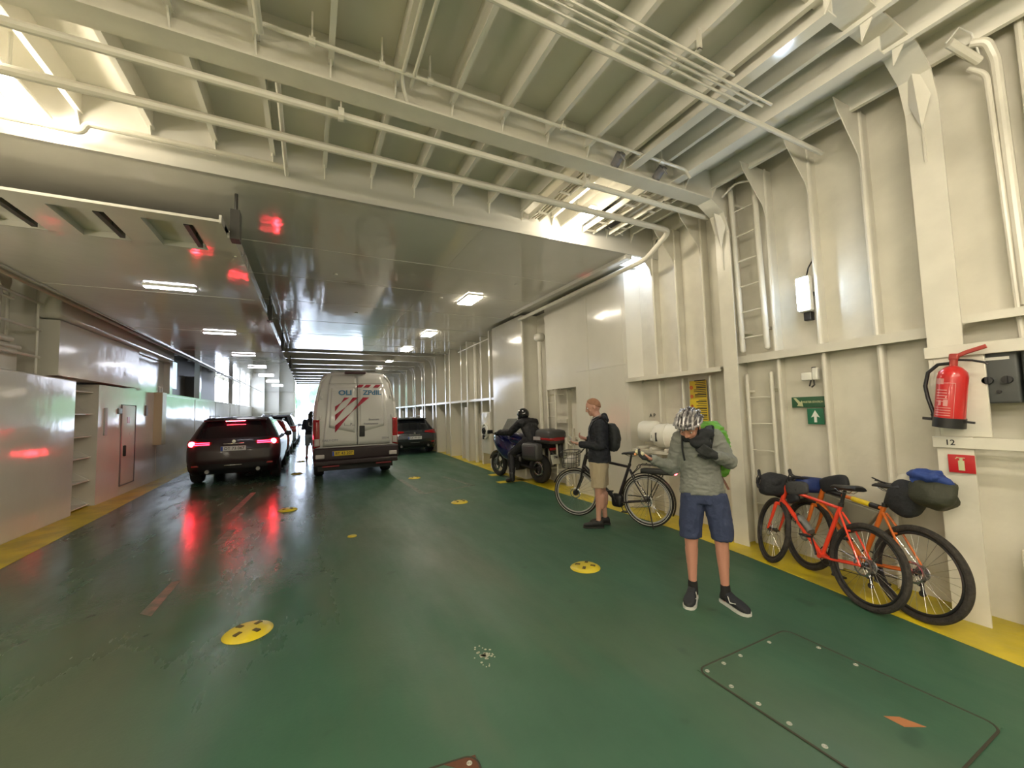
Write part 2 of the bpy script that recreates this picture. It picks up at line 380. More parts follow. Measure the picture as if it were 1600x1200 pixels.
# ------------------------------------------------------------------ suspended car deck on the left (seen from below)
mb = MB(); DX0, DX1, DZ = -3.12, -.74, 3.40
y0 = 4.40; ys = 4.56; ye = 5.2
mb.bx(DX0, DX1, ye, 34, DZ, DZ+.03)                       # bottom plate
mb.bx(DX0, DX1, y0, ys, DZ, DZ+.02); mb.bx(DX0, DX1, y0-.01, y0, DZ-.004, DZ+.02)  # front strip + front edge
mb.bx(DX1-.02, DX1, 5.25, 34, DZ-.02, DZ+.26); mb.bx(DX1-.02, DX1, y0, 5.25, DZ-.01, DZ+.07); mb.bx(DX1, DX1+.05, y0+.3, 34, DZ-.02, DZ+.03)
mb.bx(DX0, DX0+.02, y0, 34, DZ-.02, DZ+.26); mb.bx(DX0, DX1, 5.3, 34, DZ+.24, DZ+.26); mb.bx(DX0, DX1, 5.25, 5.3, DZ, DZ+.26)
mb.bx(DX0, DX1, ys, ye+.02, DZ+.06, DZ+.075); mb.bx(DX0, DX1, ys-.01, ys, DZ, DZ+.065); mb.bx(DX0, DX1, ye, ye+.01, DZ, DZ+.07)
xs = [-.74, -.98, -1.36, -1.60, -1.96, -2.2, -2.56, -2.8, -3.12]
for i in range(0, 8, 2):
    mb.bx(xs[i+1], xs[i], ys, ye, DZ, DZ+.065)             # ribs between pockets
for y in (7.2, 10.1, 13.0, 16, 19): mb.bx(DX0+.02, DX1-.02, y-.006, y+.006, DZ-.004, DZ)
o = struct(mb, 'ceiling', paint_g, smooth=0)
for i, x in enumerate((-1.04, -1.66, -2.27, -2.88)):
    mb = MB(); mb.bx(x-.02, x+.02, ys+.02, ye-.05, DZ+.0, DZ+.055); mb.cyl((x, ys+.05, DZ+.02), (x, ys+.5, DZ+.02), .012, n=8); mb.cyl((x-.03, ys+.3, DZ+.03), (x+.03, ys+.3, DZ+.03), .02, n=8)
    mb.build('locking_bolt', dark_steel, o)
mb = MB()
for y in (4.75, 8.6, 12.4, 17): mb.box((DX1+.06, y, DZ+.12), (.08, .14, .3)); mb.cyl((DX1+.06, y, DZ+.2), (DX1+.06, y, LZ), .016, n=8)
mb.build('hanger_rod', dark_steel, o)

# ------------------------------------------------------------------ left casing
mb = MB(); mb.bx(-4.6, -4.5, -7, 25.9, 0, CZ); mb.bx(-4.6, -4.5, 25.9, 34, 0, 2.35); mb.bx(-4.6, -4.5, 25.9, 34, 3.8, CZ)
for y in (28.0, 30.4, 33.7): mb.bx(-4.6, -4.5, y, y+.26, 2.3, 3.9)
struct(mb, 'wall_left', paint, smooth=0)
mb = MB(); mb.rbox((-3.74, 6.95, 1.17), (.12, 5.6, 2.36), .03); trim(mb, paint)                # near big panel
mb = MB(); mb.bx(-4.5, -3.70, 10.65, 34, 0, 2.33); mb.bx(-4.5, -3.66, 14.5, 34, 2.30, 2.35)
for y in (14.0, 18.0, 21.5, 25, 28): mb.bx(-3.70, -3.69, y, y+.02, .1, 2.3)
trim(mb, paint)
mb = MB(); mb.bx(-4.5, -4.15, 9.6, 10.7, 0, 2.36)
for z in (.03, .48, .92, 1.32, 1.74, 2.16): mb.bx(-4.2, -3.78, 9.7, 10.68, z, z+.02); mb.prism([(-4.2, z+.02), (-3.80, z+.02), (-4.2, z+.3)], 10.63, 10.65)
trim(mb, paint)
mb = MB(); mb.bx(-3.72, -3.52, 13.75, 14.1, .95, 2.34); trim(mb, M('cream_box_paint', (.62, .56, .38), .35), bevel=.01)
# upper casing and its duct
mb = MB(); mb.bx(-4.5, -3.85, 8.9, 15.1, 2.36, LZ); mb.bx(-3.9, -3.6, 8.95, 12.3, 2.36, 3.25); mb.rbox((-3.72, 11.9, 3.52), (.3, 6.1, .5), .08)
mb.bx(-3.852, -3.84, 12.7, 12.72, 2.4, 3.2)
trim(mb, paint)
# upper side openings with machinery trunk behind
mb = MB()
for y in (15.05, 18.6, 25.6, 28.0, 30.4): mb.bx(-3.86, -3.70, y, y+.26, 2.35, 4.3)
mb.bx(-3.86, -3.74, 15.05, 34, 3.8, 4.35)
trim(mb, paint)
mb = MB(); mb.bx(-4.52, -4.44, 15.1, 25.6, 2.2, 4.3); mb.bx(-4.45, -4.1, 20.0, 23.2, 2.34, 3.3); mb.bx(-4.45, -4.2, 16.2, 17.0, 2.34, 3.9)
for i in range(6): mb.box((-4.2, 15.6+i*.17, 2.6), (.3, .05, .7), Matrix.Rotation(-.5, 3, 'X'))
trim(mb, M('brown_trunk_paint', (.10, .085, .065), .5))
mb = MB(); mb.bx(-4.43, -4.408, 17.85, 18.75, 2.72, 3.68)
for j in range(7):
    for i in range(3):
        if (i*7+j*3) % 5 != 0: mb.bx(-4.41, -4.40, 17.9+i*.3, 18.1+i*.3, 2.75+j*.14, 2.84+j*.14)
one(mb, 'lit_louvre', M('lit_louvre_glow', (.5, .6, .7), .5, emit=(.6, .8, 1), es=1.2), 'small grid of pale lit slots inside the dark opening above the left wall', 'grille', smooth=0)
# door in the left wall
mb = MB(); mb.rbox((-3.698, 12.1, 1.08), (.03, .74, 1.72), .014); d1 = struct(mb, 'door_1', M('door_paint', (.66, .63, .55), .3, bump=.1, bscale=4)); 
mb = MB(); pts = [(-3.69, 12.1+sx*.39, 1.08+sz*.88) for sx, sz in ((-1, -1), (1, -1), (1, 1), (-1, 1))]; mb.tube(pts, .016, 6, closed=True); mb.build('door_frame', grey, d1)
mb = MB(); mb.rbox((-3.66, 11.84, .95), (.05, .05, .24), .02); mb.build('door_handle', black, d1)
mb = MB(); mb.bx(-3.683, -3.678, 12.0, 12.14, 1.55, 1.69); mb.build('warning_sticker', redm, d1)
mb = MB(); mb.bx(-3.683, -3.678, 12.15, 12.35, 1.28, 1.34); mb.build('notice', white, d1)
# front end and aft bulkhead
mb = MB(); mb.bx(-4.6, -1.0, 34, 34.2, 0, CZ); mb.bx(3.7, 5.4, 34, 34.2, 0, CZ); 
for x in (-3.9, -3.0, -2.1, -1.2): mb.bx(x-.06, x+.06, 33.7, 34, 0, CZ)
mb.bx(-4.6, -1.0, 33.72, 33.8, 1.9, 2.0)
struct(mb, 'wall_front', paint, smooth=0)
mb = MB(); mb.bx(-4.6, 5.4, -7.2, -7, 0, CZ); struct(mb, 'wall_back', paint, smooth=0)
# ------------------------------------------------------------------ lamps, pipes and fittings
def tube_lamp(x, y, z, label, L=.62, along='y', mat=None, w=.11):
    t = thing('ceiling_lamp', label, 'lamp', (x, y, z)); h = L/2
    mb = MB(); d = (w+.02, L+.06, .04) if along == 'y' else (L+.06, w+.02, .04)
    mb.rbox((0, 0, .06), d, .015); mb.cyl((0, 0, .07), (0, 0, .16), .02, n=8); mb.build('lamp_housing', white, t)
    mb = MB(); a = (0, -h, 0) if along == 'y' else (-h, 0, 0); b_ = (0, h, 0) if along == 'y' else (h, 0, 0)
    mb.caps(a, b_, w*.48, n=14); mb.build('lamp_tube', mat or lampm, t)
    for e in (a, b_):
        mb = MB(); mb.cyl(V(e)*.8, V(e)*.8+V((0, 0, .07)), .012, n=6); mb.build('lamp_clip', grey, t)
    mb = MB(); mb.cyl((0, 0, .07), (0, 0, CZ-z), .012, n=8); mb.build('stem', white, t)
    return t
tube_lamp(3.08, 4.12, 4.00, 'warm tubular lamp in the deckhead bay at upper right, beside the corner pipe', mat=lampv)
tube_lamp(-1.92, 3.98, 3.97, 'bright tubular lamp in the deckhead at the upper left edge of view', L=.75, mat=lampv)
for y in (-.25, -2.0, -4.2):  # unseen fill lamps, added to brighten the deck and deckhead
    for x in (2.1, .2, -1.92):
        tube_lamp(x, y, 3.5, 'unseen fill lamp added astern of the camera', L=.7)['group'] = 'unseen fill lamps added astern of the camera'
def wall_lamp(x, y, z, sg):  # invented lamp out of view, throws extra light on ceiling and floor
    t = thing('wall_lamp', 'added fill lamp on the side casing, out of view', 'lamp', (x, y, z), 0, 'added fill lamps on the side casings')
    mb = MB(); mb.rbox((sg*.05, 0, 0), (.05, .8, .16), .015); mb.build('lamp_housing', white, t)
    mb = MB(); mb.caps((0, -.35, 0), (0, .35, 0), .05, n=14); mb.build('lamp_tube', lampm, t)
for y in (4.2, 1.0, -1.8): wall_lamp(-4.36, y, 2.3, -1)
def panel_lamp(x, y, z, label, g, sx=.24, sy=.46, mat=None):
    t = thing('ceiling_lamp', label, 'lamp', (x, y, z), 0, g)
    mb = MB(); mb.rbox((0, 0, .01), (sx+.02, sy+.02, .03), .012); mb.build('lamp_housing', white, t)
    mb = MB(); mb.rbox((0, 0, -.008), (sx, sy, .024), .010); mb.build('lamp_diffuser', mat or lampb, t); return t
nm = ['nearest of the square ceiling lamps in the low ceiling above the motorcycle', 'second square lamp in the low ceiling, behind the nearest one', 'third square lamp in the low ceiling near its far edge']
for (x, y), l in zip(((2.86, 7.5), (3.02, 11.25), (3.02, 14.25)), nm): panel_lamp(x, y, LZ-.02, l, 'square lamps in the low ceiling', sx=.3, sy=.66)
for k, y in enumerate((17.6, 20.4, 23.2, 26)):
    panel_lamp(3.0, y, 3.84, ['round-looking lamp on the ribbed deckhead just above the van roof', 'small lamp on the ribbed deckhead beyond the van', 'lamp on the far ribbed deckhead, third from its near end', 'farthest lamp on the ribbed deckhead'][k], 'lamps under the far ribbed deckhead')
nm = ['nearest slim white lamp under the hanging deck at left', 'second slim lamp under the hanging deck, over the dark red-lit car', 'third slim lamp under the hanging deck', 'fourth slim lamp under the hanging deck', 'fifth slim lamp under the hanging deck', 'sixth slim lamp under the hanging deck', 'seventh slim lamp, farthest under the hanging deck']
for k, y in enumerate((6.83, 10.16, 13.55, 16.8, 20.1, 23.4, 26.7)):
    panel_lamp(-1.70, y, DZ-.02, nm[k], 'slim lamps under the hanging deck', sx=.55, sy=.08, mat=lampl)
# LED floodlight on the right wall
t = thing('wall_lamp', 'rectangular blue-white floodlight glowing on the right wall above the ledge', 'lamp', (4.43, 2.235, 2.68), rad(0))
mb = MB(); mb.rbox((0, 0, 0), (.07, .13, .36), .02); mb.build('lamp_housing', white, t)
mb = MB(); mb.rbox((-.04, 0, 0), (.02, .105, .32), .008); mb.build('lamp_lens', ledm, t)
mb = MB(); mb.rbox((.05, 0, -.22), (.07, .07, .09), .01); mb.build('junction_box', black, t)
mb = MB(); mb.tube([(.05, 0, .18), (.02, -.04, .26), (.06, -.06, .33), (.1, -.05, .40), (.14, -.05, 1.2)], .007, 6); mb.bx(.02, .18, -.03, .03, .0, .03); mb.build('cable', black, t)

def pipe(pts, r, name, label, cat='pipe', mat=paint_r, g=None, clamps=(), n=10):
    mb = MB()
    P = [V(pts[0])]
    for a, b_, c in zip(pts, pts[1:], pts[2:]):     # rounded elbows
        a, b_, c = V(a), V(b_), V(c); k = min(.12, (a-b_).length*.4, (c-b_).length*.4)
        p, q = b_+(a-b_).normalized()*k, b_+(c-b_).normalized()*k
        for i in range(5): s_ = i/4; P.append(p*(1-s_)**2+b_*2*s_*(1-s_)+q*s_*s_)
    P.append(V(pts[-1])); mb.tube(P, r, n)
    for c in clamps: c = V(c); mb.cyl(c-V((.02, 0, 0)), c+V((.02, 0, 0)), r*1.7, n=10); mb.box(c+V((0, 0, .1)), (.012, .03, .2))
    return one(mb, name, mat, label, cat, g)
pipe([(-4.3, 3.20, 3.90), (4.38, 3.22, 3.90)], .030, 'ceiling_pipe', 'thick cream pipe hugging the far side of the big deckhead beam', clamps=((.2, 3.2, 3.9), (2.5, 3.2, 3.9)))
pipe([(-4.3, 3.66, 3.90), (4.22, 3.66, 3.90), (4.32, 4.2, 3.72), (4.34, 8.2, 3.70)], .036, 'ceiling_pipe', 'thick cream pipe crossing under the ceiling then turning along the right wall corner')
pipe([(-4.3, 2.84, 4.10), (3.55, 2.84, 4.10), (3.62, 2.84, 4.02)], .016, 'ceiling_pipe', 'thin pipe with valves crossing just before the big deckhead beam', clamps=((.0, 2.84, 4.1), (.45, 2.84, 4.1), (.8, 2.84, 4.1), (2.0, 2.84, 4.1), (3.2, 2.84, 4.1)))
pipe([(-3.6, 1.98, 3.99), (4.4, 1.98, 3.99)], .022, 'ceiling_pipe', 'long pipe crossing the near deckhead bay at the top of view')
mb = MB()
for k, (dy, xr) in enumerate(((-.09, 3.1), (-.14, 3.25), (-.18, 3.3), (-.24, 2.75))): mb.tube([(-.5, 1.98+dy, 3.99), (xr, 1.98+dy, 3.99)], .011, 6)
for x in (1.0, 2.35): mb.bx(x-.015, x+.015, 1.70, 1.94, 4.0, 4.01); mb.bx(x-.015, x+.015, 1.70, 1.72, 4.0, 4.15)
one(mb, 'cable_bundle', paint_r, 'bundle of four thin painted conduits beside the near crossing pipe', 'conduit')
pipe([(-.22, 3.0, 4.0), (-.22, 4.40, 3.98)], .018, 'ceiling_pipe', 'short pipe running fore and aft between two crossing pipes, left of centre')
pipe([(.60, .9, 4.10), (.60, 2.9, 4.10), (.66, 3.0, 4.0)], .014, 'ceiling_pipe', 'left one of two slim side-by-side pipes at top centre')
pipe([(.68, .9, 4.10), (.68, 2.95, 4.10)], .014, 'ceiling_pipe', 'right one of two slim side-by-side pipes at top centre')
pipe([(-.30, 1.0, 4.10), (-.30, 2.85, 4.05)], .022, 'ceiling_pipe', 'vertical-looking pipe at the top left meeting the thin crossing pipe')
pipe([(-4.3, 4.28, 3.92), (-1.65, 4.28, 3.92), (-1.62, 4.28, 4.0), (-.2, 4.30, 4.0)], .024, 'ceiling_pipe', 'pipe with an elbow along the edge of the low ceiling at upper left')
def tray(x0, x1, y0, y1, z, label):
    mb = MB(); mb.bx(x0, x0+.012, y0, y1, z, z+.07); mb.bx(x1-.012, x1, y0, y1, z, z+.07)
    y = y0+.1
    while y < y1: mb.bx(x0, x1, y, y+.03, z, z+.012); y += .25
    t = one(mb, 'cable_tray', paint_r, label, 'cable tray', smooth=0)
    mb = MB(); n = max(2, int((x1-x0)/.035))
    for i in range(n):
        x = x0+.02+(x1-x0-.04)*i/(n-1)
        mb.tube([(x+.006*sin(j*1.7+i*3), y0+(y1-y0)*j/8, z+.03+.008*sin(j*2.3+i)) for j in range(9)], .009, 6)
    o = mb.build('cables', M('painted_cables', (.42, .39, .30), .5), t); 
    for v in o.data.vertices: v.co -= t.location
tray(2.50, 2.66, 3.3, 4.38, 4.04, 'cable tray just left of the warm tubular lamp')
tray(3.36, 3.54, 3.2, 4.38, 4.03, 'cable tray just right of the warm tubular lamp')
tray(3.74, 3.86, 3.2, 4.3, 4.02, 'cable tray in the deckhead corner near the big wall pipe')
mb = MB(); mb.rbox((3.58, 4.2, 4.2), (.42, .3, .16), .02); one(mb, 'ceiling_box', dark_steel, 'dark box recessed in the deckhead right of the warm lamp', 'box')
mb = MB(); mb.tube([(3.7, 4.25, 4.1), (3.85, 4.2, 4.02), (3.95, 4.25, 4.03), (4.0, 4.3, 4.12)], .007, 6); one(mb, 'loose_cable', white, 'loose white looped cable in the deckhead corner', 'cable')
for x, l in ((2.75, 'left'), (3.32, 'right')):
    mb = MB(); mb.cyl((x, 2.93, 4.12), (x, 3.03, 4.05), .045, n=12); mb.cyl((x, 2.90, 4.10), (x, 2.94, 4.08), .03, n=12); mb.tube([(x-.02, 2.9, 4.1), (x-.06, 2.87, 4.05), (x-.02, 2.86, 4.0)], .008, 6)
    one(mb, 'ceiling_socket', M('socket_grey', (.2, .19, .2), .5), 'small grey pipe socket on the big beam, the %s of the pair' % l, 'fitting')
# pipes on the right wall
pipe([(4.25, .95, 4.15), (4.28, .88, 4.12), (4.34, .86, 4.0), (4.34, .84, 2.22)], .03, 'wall_pipe', 'thick vertical pipe on the wall at the top right corner')
pipe([(4.3, .98, 4.0), (4.3, .9, 3.9), (4.36, .88, 1.9), (4.36, .86, .1)], .018, 'wall_pipe', 'thin vertical pipe beside the grey switch boxes')
pipe([(4.05, 1.0, 4.12), (4.3, .93, 4.02)], .03, 'wall_pipe', 'short stub pipe under the beam at the top right')
pipe([(4.36, .80, 2.0), (4.38, .80, .05)], .035, 'wall_pipe', 'thick vertical pipe right of the red sign')
mb = MB(); mb.tube([(4.0, 1.0, 4.10), (4.1, .96, 4.22), (4.22, .93, 4.20), (4.3, .92, 4.05)], .006, 6); one(mb, 'loose_cable', white, 'thin white cable loop at the top right beam end', 'cable')
pipe([(4.66, 7.85, 0), (4.66, 7.85, 3.2)], .05, 'wall_pipe', 'thick vertical ventilation pipe beside the small ladder'); 
mb = MB(); mb.rbox((4.66, 7.85, 3.24), (.22, .24, .2), .08); one(mb, 'pipe_cowl', paint, 'boxy cream cowl on top of the ventilation pipe', 'vent')
pipe([(4.45, 8.28, 0.1), (4.45, 8.28, 3.8)], .03, 'wall_pipe', 'slim vertical pipe at the edge of the smooth column behind the motorcycle')
pipe([(4.72, 12.0, 0), (4.72, 12.0, 3.8)], .06, 'wall_pipe', 'shiny vertical pipe on the far right wall', mat=paint)
pipe([(4.40, 10.12, 3.6), (4.5, 13, 3.62)], .015, 'wall_pipe', 'thin sloping pipe under the low ceiling at the far right wall')
# left-hand gap pipes
pipe([(-3.28, 6.0, 3.52), (-3.28, 26, 3.52)], .025, 'ceiling_pipe', 'inner pipe in the gap between the hanging deck and left casing')
pipe([(-3.42, 6.0, 3.50), (-3.42, 26, 3.50)], .03, 'ceiling_pipe', 'outer pipe in the gap between the hanging deck and left casing')
mb = MB()
for y in (9.6, 12.0, 14.4, 17): mb.bx(-3.55, -3.12, y, y+.05, 3.55, 3.6)
one(mb, 'pipe_bracket', paint_r, 'row of pipe brackets over the left casing', 'bracket', smooth=0)

def ladder(x, y0, y1, z0, z1, label, x1=None, r=.022, step=.3, rz=None):
    t = thing('ladder', label, 'ladder', (0, 0, 0)); x1 = x if x1 is None else x1
    for y in (y0, y1):
        mb = MB(); mb.caps((x, y, z0), (x1, y, z1), r); mb.build('rail', paint_r, t)
    z = (z0+.14) if rz is None else rz
    while z < z1-.05:
        xx = x+(x1-x)*(z-z0)/(z1-z0); mb = MB(); mb.cyl((xx, y0, z), (xx, y1, z), .009, n=8); mb.build('rung', paint_r, t); z += step
    mb = MB()
    for z in (z0+.2, z1-.2):
        for y in (y0, y1): mb.bx(x, wx(y)+.01, y-.01, y+.01, z, z+.03)
    mb.build('bracket', paint_r, t); return t
ladder(4.57, 2.98, 2.70, .03, 1.93, 'lower welded ladder on the right wall beside the orange bicycles')
ladder(4.50, 2.96, 2.68, 2.22, 4.15, 'upper welded ladder on the right wall rising into the deckhead', r=.03, x1=4.46)
pipe([(4.46, 2.70, 4.12), (4.40, 2.85, 4.16), (4.36, 3.0, 4.05)], .012, 'ladder_handrail', 'thin hand rail above the upper ladder', 'rail')
ladder(4.78, 7.55, 7.25, 2.02, 3.1, 'small ladder high on the wall left of the standing man', r=.018)
ladder(4.68, 7.62, 7.3, .1, 2.1, 'narrow ladder in the wall recess behind the motorcycle', r=.022)
# wall sockets, signs
t = thing('camera_bracket', 'small white junction box with cables above the green sign', 'junction box', (4.52, 2.28, 1.86))
mb = MB(); mb.rbox((0, .03, 0), (.06, .10, .08), .01); mb.rbox((-.01, -.05, .02), (.05, .05, .12), .01); mb.build('box', white, t)
mb = MB(); mb.cyl((0, -.03, .05), (0, -.03, .09), .02, n=8); mb.tube([(0, -.02, -.03), (-.01, -.03, -.09), (0, .0, -.11)], .008, 6); mb.tube([(0, .0, -.03), (0, .02, -.1)], .008, 6); mb.build('cable_gland', dark_steel, t)
def sign(name, label, y0, y1, z0, z1, x, mat, cat='sign'):
    t = thing(name, label, cat, (x, (y0+y1)/2, (z0+z1)/2))
    mb = MB(); mb.rbox((0, 0, 0), (.008, abs(y1-y0), z1-z0), .003); mb.build('board', mat, t); return t
gm = M('sign_green', (.03, .10, .05), .35); gm2 = M('sign_green_bright', (.02, .15, .08), .35)
ygm = M('sign_luminous', (.50, .52, .30), .5)
t = sign('escape_sign', 'long dark green sign with a pale arrow on the right wall', 2.18, 2.50, 1.545, 1.655, 4.56, gm)
mb = MB(); mb.prism([(-.115, .045), (-.075, .0), (-.062, .018), (-.05, -.045), (-.11, -.038), (-.095, -.018), (-.14, .045)], -.007, -.005, 'x')
for v in mb.v: v.y = -v.y
mb.build('arrow', ygm, t); text('MUSTER STATION', .028, ygm, 'lettering', t, TM((-.006, -.04, 0), (0, -1, 0), (0, 0, 1)), sx=.85)
t = sign('assembly_arrow_sign', 'small square green sign with a white up arrow', 2.21, 2.36, 1.375, 1.535, 4.56, gm2)
mb = MB(); mb.prism([(-.012, -.06), (.012, -.06), (.012, .0), (.04, -.012), (.0, .06), (-.04, -.012), (-.012, .0)], -.008, -.005, 'x'); mb.build('arrow', signtext_w, t)
t = sign('extinguisher_sign', 'red sign with a pale extinguisher symbol on the pillar', 1.12, 1.255, 1.06, 1.19, 4.20, redm)
mb = MB(); mb.rbox((-.006, 0, -.012), (.003, .032, .07), .001); mb.bx(-.007, -.005, -.008, .008, .02, .042); mb.tube([(-.006, .004, .04), (-.006, .02, .046), (-.006, .028, .034)], .003, 5); mb.bx(-.007, -.005, -.02, .006, .04, .046); mb.build('symbol', ygm, t)
t = sign('fire_sign', 'tiny red sign in the recess left of the standing man', 6.55, 6.68, 1.52, 1.70, 4.84, redm)
ym = M('notice_yellow', (.50, .36, .03), .5); ym2 = M('notice_yellow_bright', (.66, .50, .03), .5)
t = sign('safety_notice', 'tall yellow safety notice with lines of print behind the helmeted cyclist', 3.59, 3.85, 1.31, 1.93, 4.655, ym)
mb = MB(); mb.bx(-.007, -.004, -.135, .135, -.33, .06); mb.build('panel', ym2, t)
mb = MB(); random.seed(3)
for i in range(27):
    z = .30-i*.0235
    if abs(z-.06) < .012: continue
    mb.bx(-.009, -.0065, -.125, .065-random.random()*.07, z, z+(.009 if i % 4 else .015))
mb.build('print', signtext_k, t)
mb = MB()
for z, r_ in ((.22, .028), (.10, .024), (-.03, .02)): mb.cyl((-.009, .10, z), (-.0065, .10, z), r_, n=20)
mb.build('pictogram', M('pictogram_red', (.5, .12, .03), .5), t)
text('!', .04, signtext_k, 'print', t, TM((-.011, .10, -.03), (0, -1, 0), (0, 0, 1)))
mb = MB(); mb.bx(4.81, 4.86, 4.50, 4.93, .1, 2.0); ap = trim(mb)
text('A P', .085, signtext_k, 'stencil', ap, RW(4.805, 4.70, 1.455))
# life raft canisters
wc = M('canister_white', (.74, .72, .64), .4, bump=.05)
t = thing('liferaft_canister', 'white drum canister with a dark number label beside the AP stencil', 'canister', (4.42, 4.06, 1.19))
mb = MB(); mb.lathe([(.02, -.19), (.14, -.17), (.165, -.12), (.165, .12), (.14, .17), (.02, .19)], (0, 0, 0), (.35, -1, 0), 28); mb.torus((0, 0, 0), (.35, -1, 0), .166, .008); mb.build('drum', wc, t)
mb = MB(); mb.rbox((-.16, .10, -.01), (.03, .12, .12), .01); mb.build('label_box', white, t); mb = MB(); mb.rbox((-.18, .04, -.01), (.03, .02, .12), .005); mb.build('clip', black, t)
text('N', .06, signtext_k, 'print', t, TM((-.178, .11, -.01), (0, -1, 0), (0, 0, 1)))
t = thing('liferaft_canister', 'rear white drum canister half hidden behind the numbered one', 'canister', (4.50, 4.46, 1.235))
mb = MB(); mb.lathe([(.02, -.17), (.13, -.15), (.155, -.1), (.155, .1), (.13, .15), (.02, .17)], (0, 0, 0), (.6, -1, 0), 28); mb.build('drum', wc, t)
mb = MB(); mb.bx(4.30, 4.66, 3.88, 4.64, .94, .98); mb.bx(4.62, 4.66, 3.88, 3.92, .0, .96); mb.bx(4.62, 4.66, 4.60, 4.64, .0, .96)
for y in (3.98, 4.25, 4.5): mb.cyl((4.28, y, 1.0), (4.66, y, 1.0), .028, n=10)
one(mb, 'canister_cradle', paint_r, 'painted metal cradle carrying the white drum canisters', 'cradle', smooth=30)
mb = MB(); mb.ell((4.47, 3.78, 1.19), (.09, .09, .11), nz=.3); one(mb, 'blue_bag', M('blue_cloth', (.02, .06, .22), .7), 'blue cloth bundle beside the white canister', 'bundle')
# valve station behind basket and rescue gear in the recess
mb = MB()
for y, z in ((6.6, .95), (6.85, .95)): mb.torus((4.72, y, z), (1, 0, .1), .09, .012, 20, 6); mb.cyl((4.72, y, z), (4.9, y, z), .015, n=8); mb.bx(4.71, 4.73, y-.09, y+.09, z-.008, z+.008)
mb.cyl((4.8, 6.6, 0), (4.8, 6.6, 1.4), .03, n=10); mb.cyl((4.8, 6.85, 0), (4.8, 6.85, 1.2), .03, n=10); mb.cyl((4.8, 7.1, .0), (4.8, 7.1, 1.0), .045, n=10)
one(mb, 'valve_station', paint_r, 'cream valves and pipes in the wall recess behind the bicycle basket', 'valve')
t = thing('hose_reel', 'small fire hose reel on the right wall left of the motorcycle', 'hose reel', (4.56, 10.75, .98))
mb = MB(); mb.rbox((0, 0, .0), (.1, .55, 1.2), .03); mb.build('back_plate', paint, t)
mb = MB(); mb.torus((-.08, 0, .05), (1, 0, 0), .2, .035, 28, 8); mb.torus((-.08, 0, .05), (1, 0, 0), .12, .03, 28, 8); mb.build('hose', white, t)
mb = MB(); mb.torus((-.13, 0, .05), (1, 0, 0), .08, .02, 20, 8); mb.cyl((-.16, 0, .05), (0, 0, .05), .035); mb.box((-.12, .02, -.12), (.05, .06, .12)); mb.build('nozzle', black, t)
# switch boxes right of the extinguisher
sb = M('switch_box_grey', (.055, .06, .058), .45)
for k, (y, w) in enumerate(((.985, .20), (.80, .16))):
    t = thing('switch_box', ['dark grey switch box with two rotary knobs right of the extinguisher', 'dark grey switch box cut by the right edge of view'][k], 'switch box', (4.30, y, 1.735))
    mb = MB(); mb.rbox((0, 0, 0), (.10, w*.95, .36), .015); mb.build('box', sb, t)
    for j in (-1, 1):
        mb = MB(); mb.cyl((-.05, j*w*.22, -.02), (-.085, j*w*.22, -.02), .026, n=16); mb.box((-.09, j*w*.22, -.02), (.02, .012, .05)); mb.build('knob', black, t)
    mb = MB(); mb.cyl((-.05, 0, -.10), (-.065, 0, -.10), .012, n=10); mb.build('keyhole', black, t)
    mb = MB(); mb.bx(-.054, -.05, -.06, .06, .12, .14); mb.build('label_plate', white, t)
# fire extinguisher (slightly tilted)
t = thing('fire_extinguisher', 'red fire extinguisher with black hose tilted in a bracket on the pillar', 'fire extinguisher', (4.11, 1.205, 1.42)); t.rotation_euler = (rad(7), 0, 0)
er = M('extinguisher_red', (.50, .018, .018), .28, coat=.4)
mb = MB(); mb.lathe([(.06, -.02), (.078, -.005), (.08, .02), (.08, .33), (.072, .37), (.045, .40), (.022, .412)], (0, 0, 0), (0, 0, 1), 32); mb.build('cylinder', er, t)
mb = MB(); mb.cyl((0, 0, .41), (0, 0, .46), .022, n=16); mb.rbox((0, -.0, .475), (.035, .05, .05), .01); mb.build('valve', M('valve_red', (.35, .04, .03), .4), t)
mb = MB(); mb.tube([(0, -.01, .48), (0, -.06, .51), (0, -.15, .55)], .009, 8, flat=1.6); mb.build('lever', M('valve_red', (0, 0, 0)), t)
mb = MB(); mb.tube([(0, -.02, .455), (0, -.09, .452), (0, -.15, .438), (0, -.165, .425)], .008, 8); mb.build('carrying_handle', black, t)
mb = MB(); mb.tube([(0, .02, .43), (0, .08, .42), (0, .13, .36), (0, .14, .26), (0, .12, .17), (0, .09, .08), (0, .07, .0)], .012, 10); mb.cyl((0, .085, .06), (0, .06, -.03), .016); mb.build('hose', black, t)
mb = MB()
for a in (-40,): pass
def lab(a0, a1, z0, z1, r=.0808):
    mb.grid(lambda u, v: (-r*cos(a0+(a1-a0)*u), r*sin(a0+(a1-a0)*u)*-1, z0+(z1-z0)*v), 10, 1)
lab(-.95, -.25, .28, .32); 
for i in range(5): lab(-.8, -.0+.02*i, .235-.02*i, .241-.02*i)
lab(-.9, .5, .035, .039); lab(.48, .51, .035, .29); lab(-.3, .5, .287, .291); lab(-.55, -.35, .13, .165); lab(-.2, .1, .125, .17)
for i in range(4): lab(-.85, .3, .11-.018*i, .115-.018*i)
mb.build('printed_label', M('label_pink', (.62, .30, .28), .5), t, smooth=0)
mb = MB(); mb.lathe([(.084, -.02), (.086, -.02), (.086, .05), (.084, .05)], (0, 0, -.01), (0, 0, 1), 32); mb.box((.05, 0, .02), (.08, .12, .05)); mb.box((0, .115, .02), (.02, .05, .02)); mb.box((0, -.105, .02), (.02, .04, .015)); mb.build('bracket', black, t)
